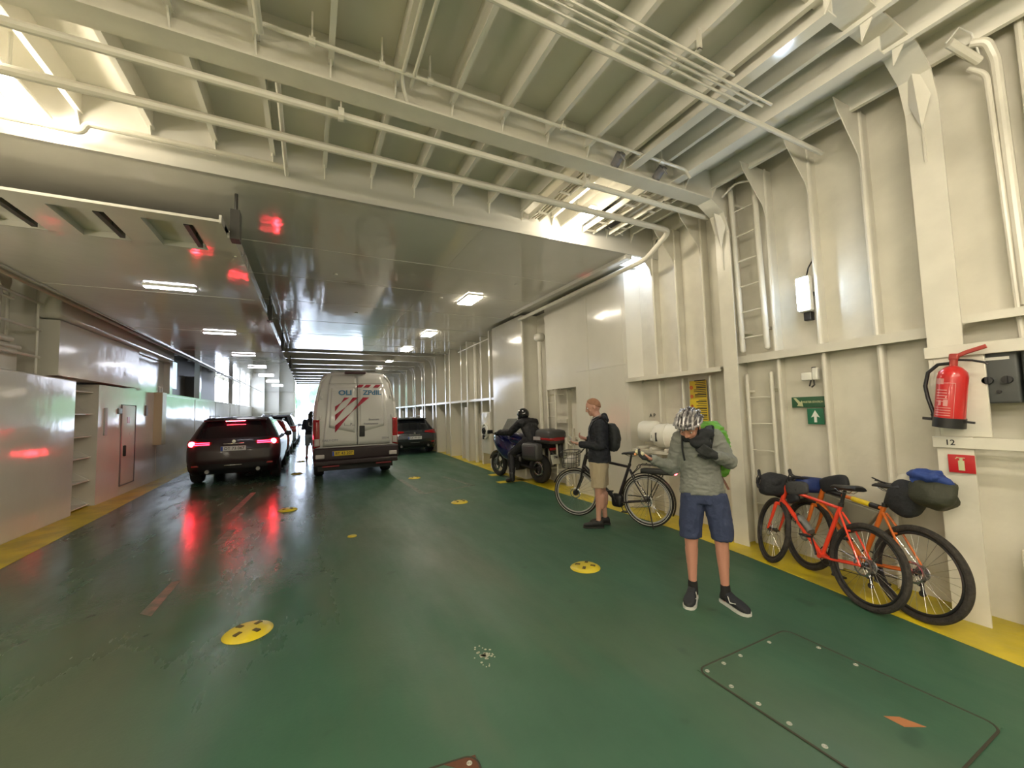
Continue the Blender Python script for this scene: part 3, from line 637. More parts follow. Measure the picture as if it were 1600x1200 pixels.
# small low plate door at bottom right
mb = MB(); mb.rbox((4.33, .78, .30), (.03, .40, .52), .01); mb.cyl((4.32, .96, .06), (4.32, .96, .02), .02); one(mb, 'locker_door', paint_r, 'low cream locker plate at the right edge just above the yellow stripe', 'locker')
# wall bead of weld
mb = MB(); mb.tube([(4.585, 1.98, 1.18), (4.575, 1.88, 1.19), (4.56, 1.75, 1.18), (4.55, 1.66, 1.155)], .006, 6); one(mb, 'wall_wire', paint_r, 'thin bent painted wire on the wall above the orange bicycles', 'wire')
# red extinguisher on left casing
t = thing('fire_extinguisher', 'small red fire extinguisher in the step recess of the left wall', 'fire extinguisher', (-3.86, 9.88, 1.12))
mb = MB(); mb.lathe([(.06, 0), (.075, .02), (.075, .38), (.04, .44), (.02, .45)], (0, 0, 0), (0, 0, 1), 20); mb.build('cylinder', er, t)
mb = MB(); mb.cyl((0, 0, .45), (0, 0, .5), .03); mb.tube([(0, 0, .48), (.06, -.05, .4), (.08, -.05, .1)], .012, 6); mb.build('hose', black, t)
mb = MB(); mb.rbox((-3.69, 11.62, 1.82), (.03, .2, .12), .01); one(mb, 'wall_plate', grey, 'small grey plate on the left wall before the door', 'plate')
mb = MB(); mb.rbox((-3.69, 13.2, 1.85), (.03, .14, .26), .01); one(mb, 'wall_plate', M('plate_brown', (.22, .2, .18), .4), 'small dark plate on the left wall after the door', 'plate')
mb = MB(); mb.rbox((-3.69, 10.95, 1.6), (.03, .12, .55), .01); one(mb, 'wall_plate', M('plate_pale', (.5, .5, .5), .4), 'pale upright plate on the left wall beside the steps', 'plate')
mb = MB()
for y in (13.85, 14.02): mb.cyl((-3.62, y, 2.33), (-3.62, y, 2.48), .025, n=10)
one(mb, 'wall_bollard', white, 'two short white stubs on top of the cream box on the left wall', 'fitting')
# railing and gear at far left, above the near panel
t = thing('guard_rail', 'cream guard rail above the near left panel', 'rail')
for z in (2.62, 3.04, 3.46):
    mb = MB(); mb.cyl((-3.76, 5.6, z), (-3.76, 8.8, z), .022, n=8); mb.build('rail', paint_r, t)
for y in (6.2, 7.5, 8.72):
    mb = MB(); mb.cyl((-3.76, y, 2.36), (-3.76, y, 3.48), .018, n=8); mb.build('post', paint_r, t)
for k, y in enumerate((7.95, 8.3, 8.55)):
    pipe([(-3.95-.03*k, y, 2.4), (-3.95-.03*k, y, 3.84)], (.035, .03, .022)[k], 'wall_pipe', ['thick', 'medium', 'slim'][k]+' vertical pipe behind the guard rail at far left')
mb = MB(); mb.cyl((-3.95, 8.05, 3.62), (-3.8, 8.05, 3.62), .13, n=20); mb.cyl((-3.95, 7.85, 3.4), (-3.75, 7.85, 3.4), .05, n=12); mb.tube([(-3.8, 7.9, 3.4), (-3.75, 8.1, 3.36), (-3.8, 8.2, 3.4)], .02, 8); one(mb, 'ventilator', paint_r, 'round cream ventilator behind the guard rail at far left', 'ventilator')
mb = MB(); mb.rbox((-4.1, 7.6, 2.56), (.5, 1.8, .42), .03); mb.cyl((-3.9, 6.8, 2.83), (-3.9, 8.4, 2.83), .05, n=12); mb.cyl((-3.85, 6.8, 2.72), (-3.85, 8.5, 2.72), .035, n=12); one(mb, 'winch_housing', paint_r, 'low cream housing with rolls behind the guard rail at far left', 'housing')

# ------------------------------------------------------------------ deck fittings
def lash(x, y, r, label):
    t = thing('lashing_point', label, 'deck fitting', (x, y, 0), 0, 'yellow lashing points set in the deck')
    mb = MB(); mb.lathe([(r, .003), (r*.97, .008), (r*.8, .022), (r*.55, .03), (r*.2, .032), (.004, .032)], (0, 0, 0), (0, 0, 1), 32)
    mb.build('dome', yellow, t)
    for k in range(4):
        a = pi/4+k*pi/2; mb = MB(); mb.rbox((cos(a)*r*.5, sin(a)*r*.5, .028), (r*.34, r*.22, .014), .006, Matrix.Rotation(a, 3, 'Z')); mb.build('slot', M('slot_dirt', (.07, .05, .012), .7), t)
    return t
for x, y, r, l in ((-.41, 3.70, .165, 'nearest yellow lashing point, in front of the camera at left'), (2.48, 3.42, .15, 'yellow lashing point on the deck in front of the helmeted cyclist'), (2.37, 6.93, .15, 'yellow lashing point on the deck left of the man with bicycle'), (-.34, 8.04, .15, 'yellow lashing point midway to the vans on the shiny track'), (2.3, 10.1, .15, 'yellow lashing point just right of the van'), (-.33, 12.9, .15, 'yellow lashing point between the dark car and van'), (-.28, 16.2, .15, 'farther yellow lashing point in the gap between the lanes'), (4.35, 9.35, .14, 'yellow lashing point at the stripe left of the motorcycle')):
    lash(x, y, r, l)
mb = MB(); mb.lathe([(.06, .002), (.055, .01), (.01, .012)], (.5, 5.83, 0), (0, 0, 1), 18); mb.box((.47, 5.83, .012), (.03, .05, .006)); one(mb, 'deck_plug', yellow, 'tiny yellow plug in the deck ahead of the camera', 'deck fitting')
hp = M('hatch_edge_dirt', (.035, .03, .018), .8)
def hatch(cx, cy, hx, hy, rot, label, bolts, part_rust=False):
    t = thing('deck_hatch', label, 'hatch', (cx, cy, 0), rot)
    mb = MB(); mb.rbox((0, 0, .001), (hx*2, hy*2, .008), .003); mb.build('cover', fm, t)
    r = .06; P = []
    for sx, sy, a0 in ((1, 1, 0), (-1, 1, 90), (-1, -1, 180), (1, -1, 270)):
        for i in range(6): a = rad(a0+18*i); P.append((sx*(hx-r)+r*cos(a), sy*(hy-r)+r*sin(a), .0045))
    mb = MB(); mb.tube(P, .006, 6, closed=True, flat=.6); mb.build('seam', hp, t)
    for bx_, by_ in bolts:
        mb = MB(); mb.torus((bx_, by_, .006), (0, 0, 1), .010, .0035, 14, 6); mb.cyl((bx_, by_, .003), (bx_, by_, .007), .005, n=8); mb.build('bolt', M('bolt_pale', (.40, .40, .34), .4, .3), t)
    return t
hatch(2.55, 1.30, .45, .50, .0, 'bolted green hatch plate in the deck at lower right', [(-.41, .46-.155*i) for i in range(6)]+[(-.26, .46), (-.1, .46), (.2, .46), (.41, .27), (.41, .07)])
t = hatch(.50, 1.66, .17, .24, -.12, 'rusty-cornered small hatch at the bottom edge of view', [(.13, .2), (-.05, .2)])
mb = MB(); mb.prism([(.02, .235), (.165, .235), (.165, .05), (.14, .12), (.11, .17)], .004, .0062, 'z'); mb.build('rust_patch', M('rust', (.10, .035, .015), .8, bump=.3), t)
# worn paint marks on the deck
mk = M('worn_white_mark', (.20, .20, .16), .6, col2=(.06, .09, .06), vscale=9)
mk2 = M('worn_red_mark', (.26, .13, .10), .5, col2=(.07, .08, .05), vscale=8)
def mark(poly, mat, label, z=.0025):
    mb = MB(); mb.prism(poly, 0, z, 'z'); one(mb, 'paint_mark', mat, label, 'floor marking', smooth=0)
mark([(-1.24, 8.3), (-1.12, 8.3), (-1.03, 10.3), (-1.13, 10.3)], mk2, 'worn reddish lane dash behind the dark car')
mark([(-1.10, 6.4), (-.98, 6.4), (-.95, 7.1), (-1.05, 7.1)], mk2, 'short worn reddish dash nearer than the long one')
mark([(-1.26, 4.5), (-1.16, 4.4), (-1.15, 5.2), (-1.22, 5.2)], mk2, 'faint reddish dash at left of the deck')
mark([(1.9, 10.2), (2.0, 10.2), (2.05, 8.1), (1.95, 8.1)], mk, 'long worn pale line on the deck right of the van')
mark([(2.0, 8.1), (3.2, 8.4), (3.2, 8.32), (2.0, 8.02)], mk, 'worn pale cross line on the deck before the van')
mark([(2.93, 9.9), (3.0, 9.9), (3.2, 8.3), (3.12, 8.3)], mk, 'worn pale line on the deck left of the motorcycle')
mark([(2.60, 1.10), (2.66, 1.06), (2.69, .97), (2.60, 1.02)], M('scratch_orange', (.36, .14, .05), .6), 'small orange scratch on the lower right hatch', z=.0065)
mb = MB(); random.seed(5)
for i in range(40):
    a = random.random()*6.3; q = random.random()**1.2*.09; mb.cyl((1.02+cos(a)*q*.8, 2.57+sin(a)*q*1.4, 0), (1.02+cos(a)*q*.8, 2.57+sin(a)*q*1.4, .002), .004+.012*random.random()*(1-q*9) if q < .1 else .004, n=7)
one(mb, 'paint_splash', M('splash_cream', (.42, .42, .32), .6), 'small splash of pale paint on the deck in front of the camera', 'stain', smooth=0)
# outside, beyond the bow opening
mb = MB(); mb.bx(-9, 9, 41.2, 70, -.6, -.3); one(mb, 'quay', M('quay_concrete', (.5, .48, .45), .8), 'bright concrete quay beyond the open end of the deck', 'ground', smooth=0)
mb = MB(); mb.prism([(34.3, -.1), (34.3, 0), (38, .25), (41, -.2), (41, -.4)], -3, 3, 'x'); one(mb, 'bow_ramp', M('ramp_steel', (.35, .36, .36), .5), 'steel ramp at the open end of the deck', 'ramp', smooth=0)
lf = M('leaves', (.10, .22, .10), .7)
for k, (x, y, z, r) in enumerate(((4, 62, 5.0, 4.5), (-5, 66, 4.5, 4), (12, 70, 5, 5))):
    t = thing('tree', ['green tree beyond the open end, beside the van roof', 'green tree beyond the open end, leftmost', 'green tree beyond the open end, hidden mostly behind the van'][k], 'tree', (x, y, -.3))
    mb = MB(); mb.cyl((0, 0, 0), (0, 0, z-1), .3, .2); mb.build('trunk', M('bark', (.1, .07, .05), .9), t)
    mb = MB(); random.seed(k)
    for i in range(14): mb.ell((random.uniform(-.6, .6)*r, random.uniform(-.5, .5)*r, z+random.uniform(-.4, .5)*r*.8), r*random.uniform(.25, .45), nz=.5, ns=.9, seed=i)
    mb.build('crown', lf, t)
# ------------------------------------------------------------------ vehicles
def lerp_levels(Ls, n):
    out = []; z0, z1 = Ls[0][0], Ls[-1][0]
    def at(z):
        for a, b_ in zip(Ls, Ls[1:]):
            if z <= b_[0]+1e-9:
                k = (z-a[0])/(b_[0]-a[0]); k2 = k
                return tuple(a[i]+(b_[i]-a[i])*k2 for i in range(len(a)))
        return Ls[-1]
    return at
class Body:
    """closed car body from horizontal slices: levels = (z, rear y, front y, half width, rear corner radius)"""
    def __init__(s, levels, bow=.05, fbow=.18): s.at = lerp_levels(levels, 0); s.L = levels; s.bow = bow; s.fb = fbow
    def rear(s, x, z, off=0):
        z_, yr, yf, w, r = s.at(z); ax = min(abs(x), w-1e-4); y = yr+s.bow*(ax/w)**2
        if ax > w-r: y += r-math.sqrt(max(r*r-(ax-(w-r))**2, 0))
        return V((x, y-off, z))
    def side(s, y, z, sg, off=0):
        z_, yr, yf, w, r = s.at(z); return V((sg*(w+off), y, z))
    def ring(s, z):
        z_, yr, yf, w, r = s.at(z); P = []
        for i in range(-10, 11):
            P.append(s.rear(w*.999*math.copysign(abs(i/10)**.75, i) if i else 0, z))
        rf = .25
        n = 8; y0 = P[-1].y
        ye = yf-rf-s.fb
        for i in range(1, n): P.append(V((w, y0+(ye-y0)*i/n, z)))
        for i in range(5): a = pi/2*i/4; P.append(V((w-rf+rf*cos(a), ye+(rf)*sin(a), z)))
        for i in range(1, 8): x = (w-rf)*(1-i/4); P.append(V((x, yf-s.fb*(x/w)**2, z)))
        for i in range(5): a = pi/2*(1-i/4); P.append(V((-(w-rf+rf*cos(a)), ye+rf*sin(a), z)))
        for i in range(1, n): P.append(V((-w, ye+(y0-ye)*i/n, z)))
        return P
    def mesh(s, mb, z0=None, z1=None, n=40):
        z0 = s.L[0][0] if z0 is None else z0; z1 = s.L[-1][0] if z1 is None else z1
        R = [s.ring(z0+(z1-z0)*k/n) for k in range(n+1)]; N = len(R[0]); vs = [p for r in R for p in r]
        fs = [(j*N+i, j*N+(i+1) % N, (j+1)*N+(i+1) % N, (j+1)*N+i) for j in range(n) for i in range(N)]
        fs.append(tuple(range(N-1, -1, -1))); mb.add(vs, fs)
        # crowned roof
        k = len(mb.v)-N; c = V((0, 0, 0))
        for p in R[-1]: c += p/N
        rings = []
        for q in (.75, .45, .15): rings.append([c+(p-c)*q+V((0, 0, .035*(1-q*q))) for p in R[-1]])
        vs = R[-1]+[p for r in rings for p in r]
        mb.add(vs, [(j*N+i, j*N+(i+1) % N, (j+1)*N+(i+1) % N, (j+1)*N+i) for j in range(3) for i in range(N)]+[tuple(3*N+i for i in range(N))])
    def rpatch(s, mb, q, off=.006, n=8, th=0):
        # q = four (x,z) corners: bottom-left, bottom-right, top-right, top-left
        def f(u, v):
            x = (q[0][0]*(1-u)+q[1][0]*u)*(1-v)+(q[3][0]*(1-u)+q[2][0]*u)*v; z = (q[0][1]*(1-u)+q[1][1]*u)*(1-v)+(q[3][1]*(1-u)+q[2][1]*u)*v
            return s.rear(x, z, off)
        mb.grid(f, n, n)
    def spatch(s, mb, q, sg, off=.006, n=6):
        def f(u, v):
            y = (q[0][0]*(1-u)+q[1][0]*u)*(1-v)+(q[3][0]*(1-u)+q[2][0]*u)*v; z = (q[0][1]*(1-u)+q[1][1]*u)*(1-v)+(q[3][1]*(1-u)+q[2][1]*u)*v
            return s.side(y, z, sg, off)
        mb.grid(f, n, n)
def wheel_auto(t, x, y, r, w, sg):
    mb = MB(); mb.lathe([(r*.62, -w/2), (r*.93, -w/2), (r, -w*.35), (r, w*.35), (r*.93, w/2), (r*.62, w/2)], (x, y, r), (1, 0, 0), 28); o = mb.build('wheel', rubber, t)
    mb = MB(); xs = x+sg*w*.40
    mb.cyl((xs-sg*.02, y, r), (xs, y, r), r*.62, n=24)
    for k in range(5): a = 2*pi*k/5; mb.box((xs+sg*.012, y+cos(a)*r*.33, r+sin(a)*r*.33), (.02, r*.55, .05), Matrix.Rotation(a, 3, 'X'))
    mb.build('wheel_rim', grey, o)
def plate(t, x, y, z, s_, mat, w=.52, h=.115, tilt=0):
    mb = MB(); mb.rbox((x, y, z), (w, .01, h), .004); o = mb.build('number_plate', mat, t)
    mb = MB(); mb.bx(x-w/2+.003, x-w/2+.045, y-.0065, y-.005, z-h/2+.004, z+h/2-.004); mb.build('blue_band', M('plate_blue', (.02, .06, .4), .4), o)
    text(s_, h*.82, signtext_k, 'plate_text', o, TM((x+.02, y-.007, z), (1, 0, 0), (0, 0, 1)))
platew = M('plate_white', (.7, .7, .7), .4); platey = M('plate_yellow', (.68, .48, .02), .4)
brake = M('brake_light_on', (.5, .0, .01), .3, emit=(1., .03, .05), es=100); brake2 = M('brake_light_bar', (.5, .0, .01), .3, emit=(1., .02, .05), es=16)
tail = M('tail_lens_red', (.34, .008, .012), .15, coat=.6); lens = M('lens_clear', (.55, .5, .48), .15, coat=.5)
def hatch_car(name, label, X, Y, paintm, L=4.45, Wd=1.84, H=1.60, lit=True, group=None, detail=True, pl='DT 73 067', estate=False):
    t = thing(name, label, 'car', (X, Y, 0), 0, group); w = Wd/2; k = H/1.60
    if estate:
        Ls = [(.22, .16, L-.15, w*.93, .22), (.34, .05, L-.03, w*.98, .20), (.60, .0, L, w, .2), (.78, .03, L, w, .2), (.93*k, .10, L-.3, w*.99, .2), (1.0*k, .16, L-1.0, w*.96, .2), (1.25*k, .42, L-1.75, w*.84, .2), (1.45*k, .68, L-2.15, w*.74, .2), (1.54*k, .90, L-2.4, w*.67, .2)]
    else:
        Ls = [(.24, .14, L-.15, w*.92, .22), (.36, .04, L-.03, w*.97, .22), (.58, .0, L, w*.995, .24), (.80, .02, L, w, .24), (.98, .07, L-.2, w*.985, .22), (1.06, .11, L-.9, w*.955, .2), (1.30, .26, L-1.6, w*.84, .18), (1.48, .40, L-2.0, w*.75, .18), (1.57, .56, L-2.3, w*.68, .2)]
    B = Body([(z*(k if not estate else 1), a, b_, c, d) for z, a, b_, c, d in Ls]); K = 1 if estate else k
    mb = MB(); B.mesh(mb); body = mb.build('body', paintm, t, smooth=40)
    zt = 1.45*k if estate else 1.47*K; zb = 1.03*k if estate else 1.09*K
    mb = MB(); B.rpatch(mb, [(-w*.80, zb), (w*.80, zb), (w*.66, zt), (-w*.66, zt)]); mb.build('rear_window', glass, t)
    for sg in (-1, 1):
        mb = MB(); B.spatch(mb, [(.75, zb-.02), (L-1.35, zb-.02), (L-2.05, zt), (.95, zt)], sg); mb.build('side_window', glass, t)
    for y in (.85, L-.85):
        for sg in (-1, 1): wheel_auto(t, sg*(w-.13), y, .335, .23, sg)
    mb = MB(); B.rpatch(mb, [(-w*.93, .26), (w*.93, .26), (w*.97, .50), (-w*.97, .50)], .012); mb.build('bumper', black, t)
    mb = MB(); mb.rbox((0, B.rear(0, zt).y+.02, zt+.045), (w*1.34, .24, .045), .02); mb.build('roof_spoiler', paintm, t)
    zl = .86 if estate else .97*K
    for sg in (-1, 1):
        q = [(sg*w*.45, zl-.015), (sg*w*.985, zl-.075), (sg*w*.985, zl+.085), (sg*w*.45, zl+.035)]
        mb = MB(); B.rpatch(mb, q, .012); o = mb.build('tail_light', tail, t)
        if lit:
            for z0, z1 in ((zl+.012, zl+.030), (zl-.030, zl-.010)):
                mb = MB(); B.rpatch(mb, [(sg*w*.50, z0), (sg*w*.85, z0), (sg*w*.85, z1), (sg*w*.50, z1)], .018); mb.build('light_bar', brake2, o)
            p = B.rear(sg*w*.86, zl, .02); mb = MB(); mb.ell(p, (.065, .02, .062)); mb.build('brake_bulb', brake, o)
    if lit:
        p = B.rear(0, zt, .0); mb = MB(); mb.rbox((0, p.y-.085, zt+.03), (.42, .02, .028), .008); mb.build('high_brake_light', brake, t)
    zp = .64 if estate else .86
    p = B.rear(0, zp, .014)
    plate(t, 0, p.y-.004, zp, pl, platew)
    mb = MB(); q = B.rear(0, zp+.12, .01); mb.rbox((0, q.y, zp+.115), (.42, .012, .014), .004); mb.build('trim_strip', chrome, t)
    mb = MB(); q = B.rear(0, zp+.18, .012); mb.cyl((0, q.y, zp+.17), (0, q.y-.012, zp+.17), .04, n=20); mb.build('badge', chrome, t)
    if detail:
        mb = MB(); mb.rbox((0, .0, .46), (.36, .02, .012), .004); mb.build('bumper_strip', chrome, t)
        for sg in (-1, 1):
            mb = MB(); mb.cyl((sg*.52, .06, .33), (sg*.52, -.02, .33), .045, n=16); mb.build('exhaust', grey, t)
            mb = MB(); q = B.rear(sg*w*.78, .47, .014); mb.rbox(q, (.14, .012, .04), .006); mb.build('reflector', tail, t)
    for sg in (-1, 1):
        mb = MB(); mb.rbox((sg*(w+.08), L-1.5, 1.05*k), (.18, .12, .14), .04); mb.cyl((sg*(w-.1), L-1.5, 1.02*k), (sg*(w+.05), L-1.5, 1.04*k), .02); mb.build('door_mirror', paintm, t)
        if H > 1.45:
            mb = MB(); mb.tube([(sg*w*.66, .95, H-.03), (sg*w*.68, 1.05, H+.03), (sg*w*.68, 2.2, H+.03), (sg*w*.66, 2.35, H-.03)], .012, 6); mb.build('roof_rail', grey, t)
    return t
dk = M('car_dark_paint', (.016, .002, .004), .38, coat=.25)
hatch_car('suv_car', 'dark compact SUV with glowing red brake lights in the left lane', -1.69, 12.0, dk, Wd=1.96, H=1.64, pl='DT 73 067')
hatch_car('hatchback_car', 'red hatchback directly in front of the dark red-lit SUV', -1.62, 18.0, M('car_red_paint', (.35, .02, .02), .15, coat=1.), L=4.2, Wd=1.78, H=1.50, lit=False, detail=False, pl='BK 52 190')
hatch_car('estate_car', 'silver-blue car third in the left lane queue', -1.55, 22.9, M('car_silver_paint', (.28, .31, .38), .18, .5, coat=1.), L=4.5, Wd=1.84, H=1.72, lit=False, detail=False, pl='CN 81 422')
hatch_car('hatchback_car', 'dark car farthest ahead in the left lane queue', -1.5, 28.2, M('car_navy_paint', (.02, .03, .06), .15, coat=1.), L=4.3, Wd=1.8, H=1.55, lit=False, detail=False, pl='AV 30 518')
hatch_car('estate_car', 'dark grey estate car parked by the right wall beyond the van', 3.64, 15.8, M('car_grey_paint', (.055, .06, .07), .18, .4, coat=1.), L=4.55, Wd=1.80, H=1.46, lit=False, pl='CK 49 651', estate=True)
# delivery van
vw = M('van_white_paint', (.68, .67, .65), .25, coat=.5); vr = M('van_bumper_plastic', (.022, .010, .012), .5)
t = thing('delivery_van', 'tall white delivery van with red stripes and yellow number plate', 'van', (1.07, 11.0, 0))
VB = Body([(.48, .05, 5.9, .98, .10), (.80, .0, 6.0, 1.01, .10), (1.2, .0, 5.95, 1.02, .10), (1.5, .01, 5.5, 1.015, .10), (1.9, .05, 4.9, .98, .11), (2.3, .12, 4.5, .90, .13), (2.55, .18, 4.3, .83, .15), (2.66, .26, 4.1, .76, .16), (2.72, .42, 3.9, .62, .16)], bow=.03)
mb = MB(); VB.mesh(mb, n=48); mb.build('body', vw, t, smooth=40)
for sg in (-1, 1):
    mb = MB(); w0 = .06 if sg < 0 else .07
    xs = [sg*.008, sg*.80]
    VB.rpatch(mb, [(xs[0], .85), (xs[1], .85), (sg*.66, 2.38), (sg*.008, 2.38)], .016, 14); d_ = mb.build('rear_door', vw, t, solid=.012)
    mb = MB(); VB.rpatch(mb, [(sg*.06, 1.15), (sg*.66, 1.3), (sg*.60, 2.28), (sg*.06, 2.28)], .024, 12); mb.build('door_panel', vw, d_, solid=.008)
    mb = MB(); VB.rpatch(mb, [(sg*.008, 2.40), (sg*.66, 2.40), (sg*.60, 2.62), (sg*.008, 2.62)], .012, 10); mb.build('upper_panel', vw, t, solid=.01)
    for z in (1.05, 1.55, 2.05):
        mb = MB(); p = VB.rear(sg*(.86 if z < 1.6 else .83), z, .02); mb.rbox(p, (.05, .04, .09), .012); mb.build('door_hinge', vw, t)
    # tail lamps
    mb = MB(); VB.rpatch(mb, [(sg*.86, .84), (sg*1.0, .80), (sg*1.0, 1.50), (sg*.87, 1.50)], .03, 8); o = mb.build('tail_light', tail, t, solid=.03)
    mb = MB(); VB.rpatch(mb, [(sg*.865, .86), (sg*.985, .84), (sg*.985, 1.03), (sg*.87, 1.03)], .05, 6); mb.build('clear_lens', lens, o, solid=.01)
    mb = MB(); mb.rbox((sg*.86, -.10, .60), (.20, .05, .10), .02); mb.build('reversing_light', lens, t)
    mb = MB(); mb.rbox((sg*.62, -.12, .36), (.38, .03, .035), .01); mb.build('reflector_strip', M('reflector_red', (.25, .02, .03), .3), t)
    mb = MB(); mb.rbox((sg*1.09, 4.9, 1.55), (.12, .10, .30), .04); mb.cyl((sg*.9, 4.9, 1.6), (sg*1.06, 4.9, 1.6), .025); mb.build('door_mirror', black, t)
    for y in (1.2, 4.9): wheel_auto(t, sg*.86, y, .35, .24, sg)
    mb = MB(); mb.tube([VB.rear(sg*.70, 2.60, .03), VB.rear(sg*.84, 2.45, .04)+V((0, 0, 0)), VB.rear(sg*.93, 1.95, .03)], .022, 8); mb.build('gutter', vw, t)
mb = MB(); VB.rpatch(mb, [(-.99, .50), (.99, .50), (1.0, .80), (-1.0, .80)], .04, 12); mb.rbox((0, .0, .64), (2.02, .16, .32), .05); mb.build('bumper', vr, t)
mb = MB(); mb.rbox((.0, -.05, .44), (1.95, .22, .12), .03); mb.build('bumper_step', vr, t)
mb = MB(); mb.bx(-.9, .9, .2, 5.0, .22, .50); mb.build('underbody', black, t)
mb = MB(); mb.bx(-.006, .006, -.02, .0, .84, 2.38); mb.bx(-.8, .8, -.018, .0, .835, .845); mb.build('door_seam', dark_steel, t)
mb = MB(); mb.rbox((-.03, .20, 2.69), (.52, .14, .07), .025); mb.build('roof_light', M('roof_light_maroon', (.06, .015, .02), .3), t)
mb = MB(); mb.rbox((.11, -.045, 1.18), (.13, .03, .28), .035); mb.build('door_handle', black, t)
red2 = M('van_stripe_red', (.42, .02, .05), .45)
mb = MB()
def stripe(x0, z0, x1, z1, wd, cut=True):
    VB.rpatch(mb, [(x0, z0-wd), (x1, z1), (x1+wd*.9, z1), (x0, z0)] if cut else [(x0, z0), (x1, z0), (x1+.09, z1), (x0+.09, z1)], .036, 5)
VB.rpatch(mb, [(-.52, 1.80), (-.25, 2.05), (-.16, 2.05), (-.52, 1.70)][::1], .036, 6)
mb.v.clear(); mb.f.clear(); mb.mi.clear()
for (xa, za, xb, zb2, h) in ((-.52, 1.74, -.30, 2.04, .12), (-.52, 1.52, -.10, 2.04, .14), (-.52, 1.24, .14, 2.04, .16)):
    VB.rpatch(mb, [(xa, za-h*.45), (xb, zb2), (xb+h*1.0, zb2), (xa, za+h*.65)], .036, 6)
for x in (-.02, .16, .40): VB.rpatch(mb, [(x, 2.30), (x+.13, 2.30), (x+.20, 2.375), (x+.07, 2.375)], .036, 4)
mb.build('red_stripes', red2, t, solid=.002)
blue = M('van_letter_blue', (.07, .22, .40), .5); gl = M('van_letter_grey', (.25, .25, .30), .5)
yv = VB.rear(0, 2.17, .04).y
def vt(s_, x, z, size, m, al='CENTER', sx=1.): text(s_, size, m, 'lettering', t, TM((x, VB.rear(x, z, .042).y, z), (1, 0, 0), (0, .10, 1) if z > 1.9 else (0, 0, 1)), align=al, sx=sx, off=.035 if size > .1 else .012)
vt('OLI', -.28, 2.16, .17, blue, sx=1.2); vt('ZPdIL', .37, 2.16, .17, blue, sx=1.1)
vt('I......P...', -.19, 1.36, .09, gl); vt('Fmmmmmm', .33, 1.36, .07, gl); vt('Bmmmm', .40, 1.47, .07, gl)
vt('DAILY CITY', -.63, .98, .07, gl); vt('35S14', .68, .98, .07, gl)
plate(t, -.34, -.10, .66, 'BT 43 207', platey, w=.50)
for z in (1.62,): pass
mb = MB(); VB.spatch(mb, [(4.0, 1.35), (5.3, 1.3), (4.75, 2.0), (4.0, 2.05)], -1); VB.spatch(mb, [(4.0, 1.35), (5.3, 1.3), (4.75, 2.0), (4.0, 2.05)], 1); mb.build('cab_window', glass, t)

# ------------------------------------------------------------------ motorcycle (x forward, rear contact at origin)
mh = math.atan2(9.18-7.69, 4.23-4.53)
mt = thing('motorcycle', 'dark blue touring motorcycle with top case and panniers by the right wall', 'motorcycle', (4.50, 7.72, 0), mh)
mbm = M('motorcycle_blue', (.008, .010, .075), .15, coat=1.); mg = M('motorcycle_grey', (.09, .09, .10), .35, .3); case = M('case_grey', (.055, .055, .055), .38)
for x, r, w_ in ((0, .315, .18), (1.52, .30, .12)):
    mb = MB(); mb.torus((x, 0, r), (0, 1, 0), r-w_*.45, w_*.45, 36, 12, flat=1.1); o = mb.build('wheel', rubber, mt)
    mb = MB(); mb.torus((x, 0, r), (0, 1, 0), r*.66, .014, 30, 6); mb.cyl((x, -.06, r), (x, .06, r), .05)
    for k in range(5): a = 2*pi*k/5; mb.cyl((x, 0, r), (x+cos(a)*r*.66, 0, r+sin(a)*r*.66), .02, .014, n=6)
    mb.build('wheel_rim', mg, o); mb = MB(); mb.torus((x, .07, r), (0, 1, 0), r*.42, .02, 26, 6, flat=.2); mb.build('brake_disc', chrome, o)
mb = MB()
for s_ in (-1, 1): mb.cyl((1.52, s_*.09, .30), (1.24, s_*.09, .88), .028)
mb.build('fork', grey, mt)
mb = MB(); mb.rbox((.75, 0, .42), (.52, .34, .34), .08); mb.cyl((.6, -.2, .36), (.6, .2, .36), .12); mb.cyl((.85, -.18, .5), (.85, .18, .5), .10); mb.cyl((0, .11, .3), (.5, .11, .36), .035); mb.cyl((0, -.11, .3), (.5, -.11, .36), .035); mb.rbox((.3, 0, .55), (.4, .2, .2), .05); mb.build('engine', M('engine_black', (.03, .028, .028), .4, .4), mt)
mb = MB(); mb.cyl((.5, -.17, .26), (-.12, -.21, .40), .05, .06); mb.build('exhaust', grey, mt)
# fairing: smooth loft of sections along x
mb = MB()
def loft(mb, secs, n=18, pw=.75):
    vs = []
    for (x, zc, hw, hh) in secs:
        for i in range(n):
            a = 2*pi*i/n; vs.append((x, math.copysign(abs(cos(a))**pw, cos(a))*hw, zc+math.copysign(abs(sin(a))**pw, sin(a))*hh))
    L_ = len(secs); mb.add(vs, [(j*n+i, j*n+(i+1) % n, (j+1)*n+(i+1) % n, (j+1)*n+i) for j in range(L_-1) for i in range(n)]+[tuple(range(n-1, -1, -1)), tuple((L_-1)*n+i for i in range(n))])
loft(mb, [(.70, .60, .16, .18), (.85, .66, .22, .28), (1.05, .74, .27, .33), (1.25, .84, .27, .30), (1.42, .90, .22, .22), (1.56, .90, .13, .13), (1.64, .88, .04, .05)])
mb.build('fairing', mbm, mt, smooth=50)
mb = MB(); loft(mb, [(.45, .86, .10, .07), (.60, .92, .16, .12), (.80, .95, .18, .14), (1.0, .95, .16, .13), (1.12, .93, .09, .08)]); mb.build('fuel_tank', mbm, mt, smooth=50)
mb = MB(); mb.grid(lambda u, v: V((1.52+cos(.3+2.1*u)*(.34-.02*(2*v-1)**2), (2*v-1)*.07, .30+sin(.3+2.1*u)*(.34-.02*(2*v-1)**2))), 20, 6); mb.build('front_mudguard', mbm, mt, solid=.006)
